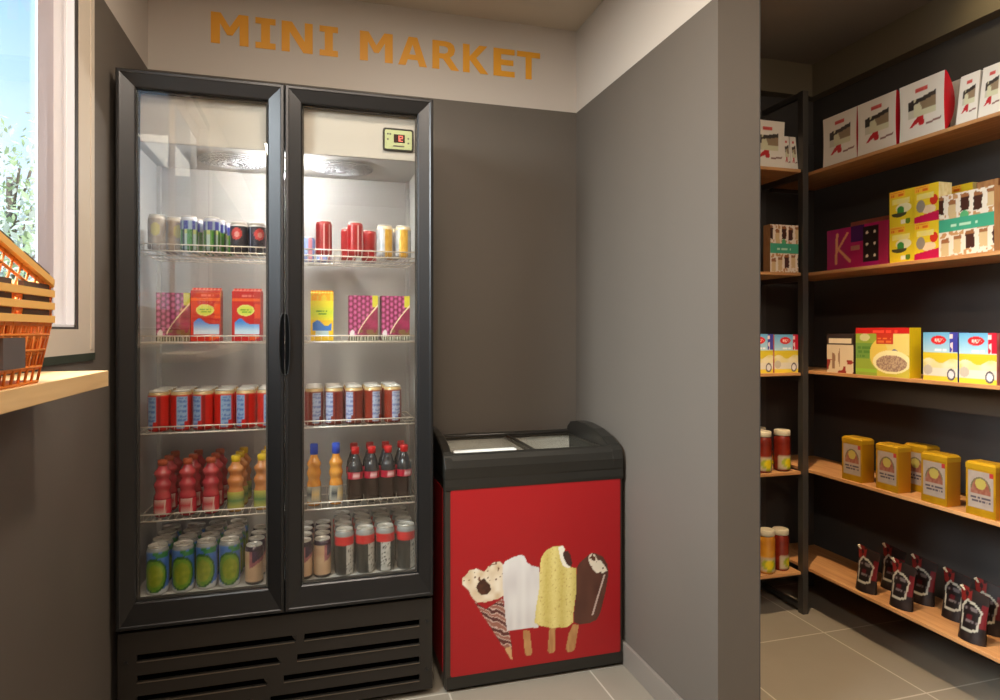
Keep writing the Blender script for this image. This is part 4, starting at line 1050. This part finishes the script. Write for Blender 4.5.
# ================================================================== BOARD + BASKETS
bd = MB().box(XL+0.0005, -0.445, -0.4, 1.632, 1.126, 1.161).build('wall_counter', M['board'], bevel=0.0015)
tag(bd, 'pale wooden ledge board fixed under the window, carrying the orange baskets', 'shelf')
BW, BL = 0.128, 0.40
def basket_mesh(parent=None, name='shopping_basket', hh=0.109, full=True):
    m = MB(); yb, yt, xb, xt = BL/2-.035, BL/2-.006, BW/2-.018, BW/2-.006
    zb, zt = 0.002, hh
    def P(side, s, z):
        t = (z-zb)/(zt-zb); hx, hy = xb+(xt-xb)*t, yb+(yt-yb)*t
        return {'r': (hx, s*hy), 'l': (-hx, s*hy), 'f': (s*hx, hy), 'k': (s*hx, -hy)}[side]
    def bar(side, s0, z0, s1, z1, w=.0022):
        a = P(side, s0, z0); b = P(side, s1, z1); m.tube([(a[0], a[1], z0), (b[0], b[1], z1)], w, 5)
    for sd, n in (('r', 13), ('l', 13), ('f', 5), ('k', 5)):
        for i in range(n+1):
            s = -1+2*i/n; bar(sd, s, zb, s, zt)
        for z in (zb, zb+.026, zb+.054, zb+.080): bar(sd, -1, z, 1, z, .0026)
    m.box(-xb, xb, -yb, yb, 0, 0.004)
    m.box(-xt, xt, -yt, -yt+.003, zt-.016, zt); m.box(-xt, xt, yt-.003, yt, zt-.016, zt); m.box(xt-.003, xt, -yt, yt, zt-.012, zt); m.box(-xt, -xt+.003, -yt, yt, zt-.012, zt)
    o = m.build(name, M['orange'], parent)
    m = MB(); r0 = rrect(BW+.004, BL+.004, .02, 4); r1 = rrect(BW-.012, BL-.012, .014, 4); n = len(r0)
    vs = [(x, y, hh-.006) for x, y in r0]+[(x, y, hh+.006) for x, y in r0]+[(x, y, hh+.006) for x, y in r1]+[(x, y, hh-.006) for x, y in r1]
    fs = [(a*n+i, a*n+(i+1) % n, ((a+1) % 4)*n+(i+1) % n, ((a+1) % 4)*n+i) for a in range(4) for i in range(n)]
    m.add(vs, fs); m.build('basket_rim', M['rim'], o)
    m = MB(); m.box(xt-.006, xt+.001, -0.125, 0.035, hh+.0062, hh+.0155); m.box(xt-.006, xt+.001, 0.075, BL/2-.02, hh+.0062, hh+.0155)
    for s in (-1,): m.box(-xt, -xt+.006, -.15, .15, hh+.0062, hh+.0155)
    m.build('carry_handle', M['handle'], o)
    if full:
        m = MB(); m.box(xt-.006, xt+.003, yt-.192, yt-.116, zb+.028, zb+.076)
        m.build('label_plate', M['tag'], o)
    return o
bk = basket_mesh()
bk.location = (-0.503, 1.113, 1.1615); tag(bk, 'orange plastic shopping basket with a grey plate, bottom of the stack on the ledge', 'basket', 'orange shopping baskets')
for i in range(2):
    c = copy_tree(bk)
    for ch in list(c.children):
        if ch.name.startswith('label_plate'): bpy.data.objects.remove(ch)
    c.location = (-0.503, 1.113, 1.1615+.022*(i+1)+.0005); tag(c, 'orange shopping basket nested in the stack, %s from the bottom' % ORD[i+1], 'basket', 'orange shopping baskets')
tb_ = copy_tree(bk)
for ch in list(tb_.children):
    if ch.name.startswith('label_plate'): bpy.data.objects.remove(ch)
tb_.location = (-0.503, 1.089, 1.277); tb_.rotation_euler.x = radians(-15)
tag(tb_, 'orange shopping basket tipped up at an angle on top of the stack', 'basket', 'orange shopping baskets')

# ================================================================== OUTSIDE
g = MB().box(-30, XO-0.3, -12, 30, -0.35, -0.3).build('ground', M['ground']); struct(g)
def tree(name, x, y, h, rad, n, leafm, label, group):
    rnd = random.Random(int(x*100+y*10)); t = empty(name, (x, y, -0.3)); tag(t, label, 'tree', group)
    m = MB(); m.tube([(0, 0, 0), (.05, .05, h*.3), (-.05, .1, h*.55), (0, 0, h*.8)], .09, 8)
    tips = []
    for k in range(16):
        a = rnd.uniform(0, 2*pi); z0 = h*rnd.uniform(.3, .7); r = rad*rnd.uniform(.5, 1); z1 = z0+h*rnd.uniform(.1, .25)
        m.tube([(0, 0, z0), (r*.5*cos(a), r*.5*sin(a), (z0+z1)/2), (r*cos(a), r*sin(a), z1)], .025, 5); tips.append((r*cos(a), r*sin(a), z1)); tips.append((r*.55*cos(a), r*.55*sin(a), (z0+z1)/2+.1))
    tips.append((0, 0, h*.9))
    m.build('trunk', M['bark'], t)
    m = MB()
    for k in range(n):
        c = rnd.choice(tips); s = rad*.30; p = Vector((c[0]+rnd.gauss(0, s), c[1]+rnd.gauss(0, s), c[2]+rnd.gauss(0, s*.8)))
        a = Vector((rnd.uniform(-1, 1), rnd.uniform(-1, 1), rnd.uniform(-1, 1))).normalized(); b = a.orthogonal().normalized(); L = rnd.uniform(.05, .10)
        m.add([p-a*L, p+b*L*.4, p+a*L, p-b*L*.4], [(0, 1, 2, 3)], 0 if rnd.random() < .6 else 1)
    m.build('foliage', leafm, t, fix=False); return t
tree('leafy_tree', -6.0, 15.5, 5.9, 1.7, 2600, [M['leaf'], M['leaf2']], 'leafy green tree seen through the window, left of the two', 'trees outside the window')
tree('leafy_tree', -3.7, 9.0, 2.9, 1.1, 2600, [M['leaf2'], M['leaf']], 'pale lower tree outside the window, just above the baskets', 'trees outside the window')

# ================================================================== WORLD + LIGHTS
w = bpy.data.worlds.new('sky'); SC.world = w; w.use_nodes = True
nt = w.node_tree; N = nt.nodes.new; L = nt.links.new
bg_ = nt.nodes['Background']; tc = N('ShaderNodeTexCoord'); sp = N('ShaderNodeSeparateXYZ'); L(tc.outputs['Generated'], sp.inputs[0])
rp = N('ShaderNodeValToRGB'); rp.color_ramp.elements[0].position = 0.0; rp.color_ramp.elements[0].color = lin((226, 232, 240)); rp.color_ramp.elements[1].position = 0.45; rp.color_ramp.elements[1].color = lin((136, 178, 226))
L(sp.outputs[2], rp.inputs[0])
ns = N('ShaderNodeTexNoise'); ns.inputs['Scale'].default_value = 3.5; ns.inputs['Detail'].default_value = 6; L(tc.outputs['Generated'], ns.inputs['Vector'])
cr = N('ShaderNodeValToRGB'); cr.color_ramp.elements[0].position = 0.5; cr.color_ramp.elements[1].position = 0.68; L(ns.outputs['Fac'], cr.inputs[0])
mx = N('ShaderNodeMix'); mx.data_type = 'RGBA'; L(cr.outputs[0], mx.inputs[0]); L(rp.outputs[0], mx.inputs[6]); mx.inputs[7].default_value = lin((240, 242, 246))
L(mx.outputs[2], bg_.inputs['Color']); bg_.inputs['Strength'].default_value = 2.1

sl = bpy.data.lights.new('sun', 'SUN'); sl.energy = 4; sl.angle = .01; sl.color = (1, .96, .9)
so = bpy.data.objects.new('sun', sl); COL.objects.link(so); so.location = (3, -4, 8); so.rotation_euler = Vector((-.35, .75, -.6)).to_track_quat('-Z', 'Y').to_euler()
def area(name, loc, rot, sx, sy, power, col):
    l = bpy.data.lights.new(name, 'AREA'); l.shape = 'RECTANGLE'; l.size = sx; l.size_y = sy; l.energy = power; l.color = col
    o = bpy.data.objects.new(name, l); COL.objects.link(o); o.location = loc; o.rotation_euler = [radians(a) for a in rot]; return o
def spot(name, loc, target, power, col, angle=70, blend=.6, size=.04):
    l = bpy.data.lights.new(name, 'SPOT'); l.energy = power; l.color = col; l.spot_size = radians(angle); l.spot_blend = blend; l.shadow_soft_size = size
    o = bpy.data.objects.new(name, l); COL.objects.link(o); o.location = loc
    o.rotation_euler = (Vector(target)-Vector(loc)).to_track_quat('-Z', 'Y').to_euler(); return o
WARM = (1.0, .88, .74)
area('unseen_ceiling_light', (-0.235, -1.0, 2.57), (0, 0, 0), 0.2, 1.2, 38, WARM)
area('unseen_ceiling_light', (-0.155, 0.75, 2.57), (0, 0, 0), 0.12, 1.0, 14, WARM)
pl = bpy.data.lights.new('hidden_fridge_light', 'POINT'); pl.energy = 5.5; pl.color = (.97, .98, 1.0); pl.shadow_soft_size = .012
po = bpy.data.objects.new('hidden_fridge_light', pl); COL.objects.link(po); po.location = (-0.09, 2.33, 1.785)
area('hidden_fridge_light', (-0.0905, 2.222, 1.15), (90, 0, 0), 0.012, 1.1, 0.45, (1.0, .96, .92))  # strip light added behind the stile to lift the lower shelves
dl = area('window_daylight', (-1.75, 0.95, 2.75), (0, 0, 0), 1.4, 2.0, 400, (.93, .96, 1.0))
dl.rotation_euler = (Vector((-.45, 1.25, 1.45))-Vector(dl.location)).to_track_quat('-Z', 'Y').to_euler()
spot('storeroom_spot', (1.34, 1.75, 2.55), (1.54, 1.72, 0.0), 155, (1.0, .76, .48), 74, .5, .02)
pl = bpy.data.lights.new('storeroom_fill', 'POINT'); pl.energy = 8; pl.color = (1, .82, .60); pl.shadow_soft_size = .3  # unseen fill added to brighten the storeroom ceiling and upper boxes
po = bpy.data.objects.new('storeroom_fill', pl); COL.objects.link(po); po.location = (1.75, 0.75, 2.15)
area('unseen_ceiling_light', (1.65, 0.35, 2.57), (0, 0, 0), 0.7, 0.7, 18, WARM)  # out-of-view fill light added to lift the left wall
area('unseen_ceiling_light', (0.30, 1.55, 2.57), (0, 0, 0), 0.2, 0.2, 15, WARM)
spot('storeroom_spot', (2.17, 1.66, 2.54), (2.42, 1.70, 2.42), 2.2, (1.0, .80, .42), 100, .9)

# ================================================================== CAMERA + OUTPUT
cam = bpy.data.cameras.new('camera'); co = bpy.data.objects.new('camera', cam); COL.objects.link(co)
cam.sensor_width = 36; cam.lens = 640/1000*36; cam.shift_y = -(350-331)/1000.0
co.location = (0, 0, 1.25); co.rotation_euler = (radians(90), 0, radians(-16.2)); cam.clip_start = 0.02
SC.camera = co
SC.view_settings.view_transform = 'Standard'; SC.view_settings.look = 'None'; SC.view_settings.exposure = 0.12; SC.view_settings.gamma = 1.0
SC.view_settings.use_curve_mapping = False
SC.cycles.use_denoising = True; SC.cycles.max_bounces = 8; SC.cycles.transparent_max_bounces = 16; SC.cycles.caustics_reflective = False; SC.cycles.caustics_refractive = False
SC.cycles.sample_clamp_indirect = 6
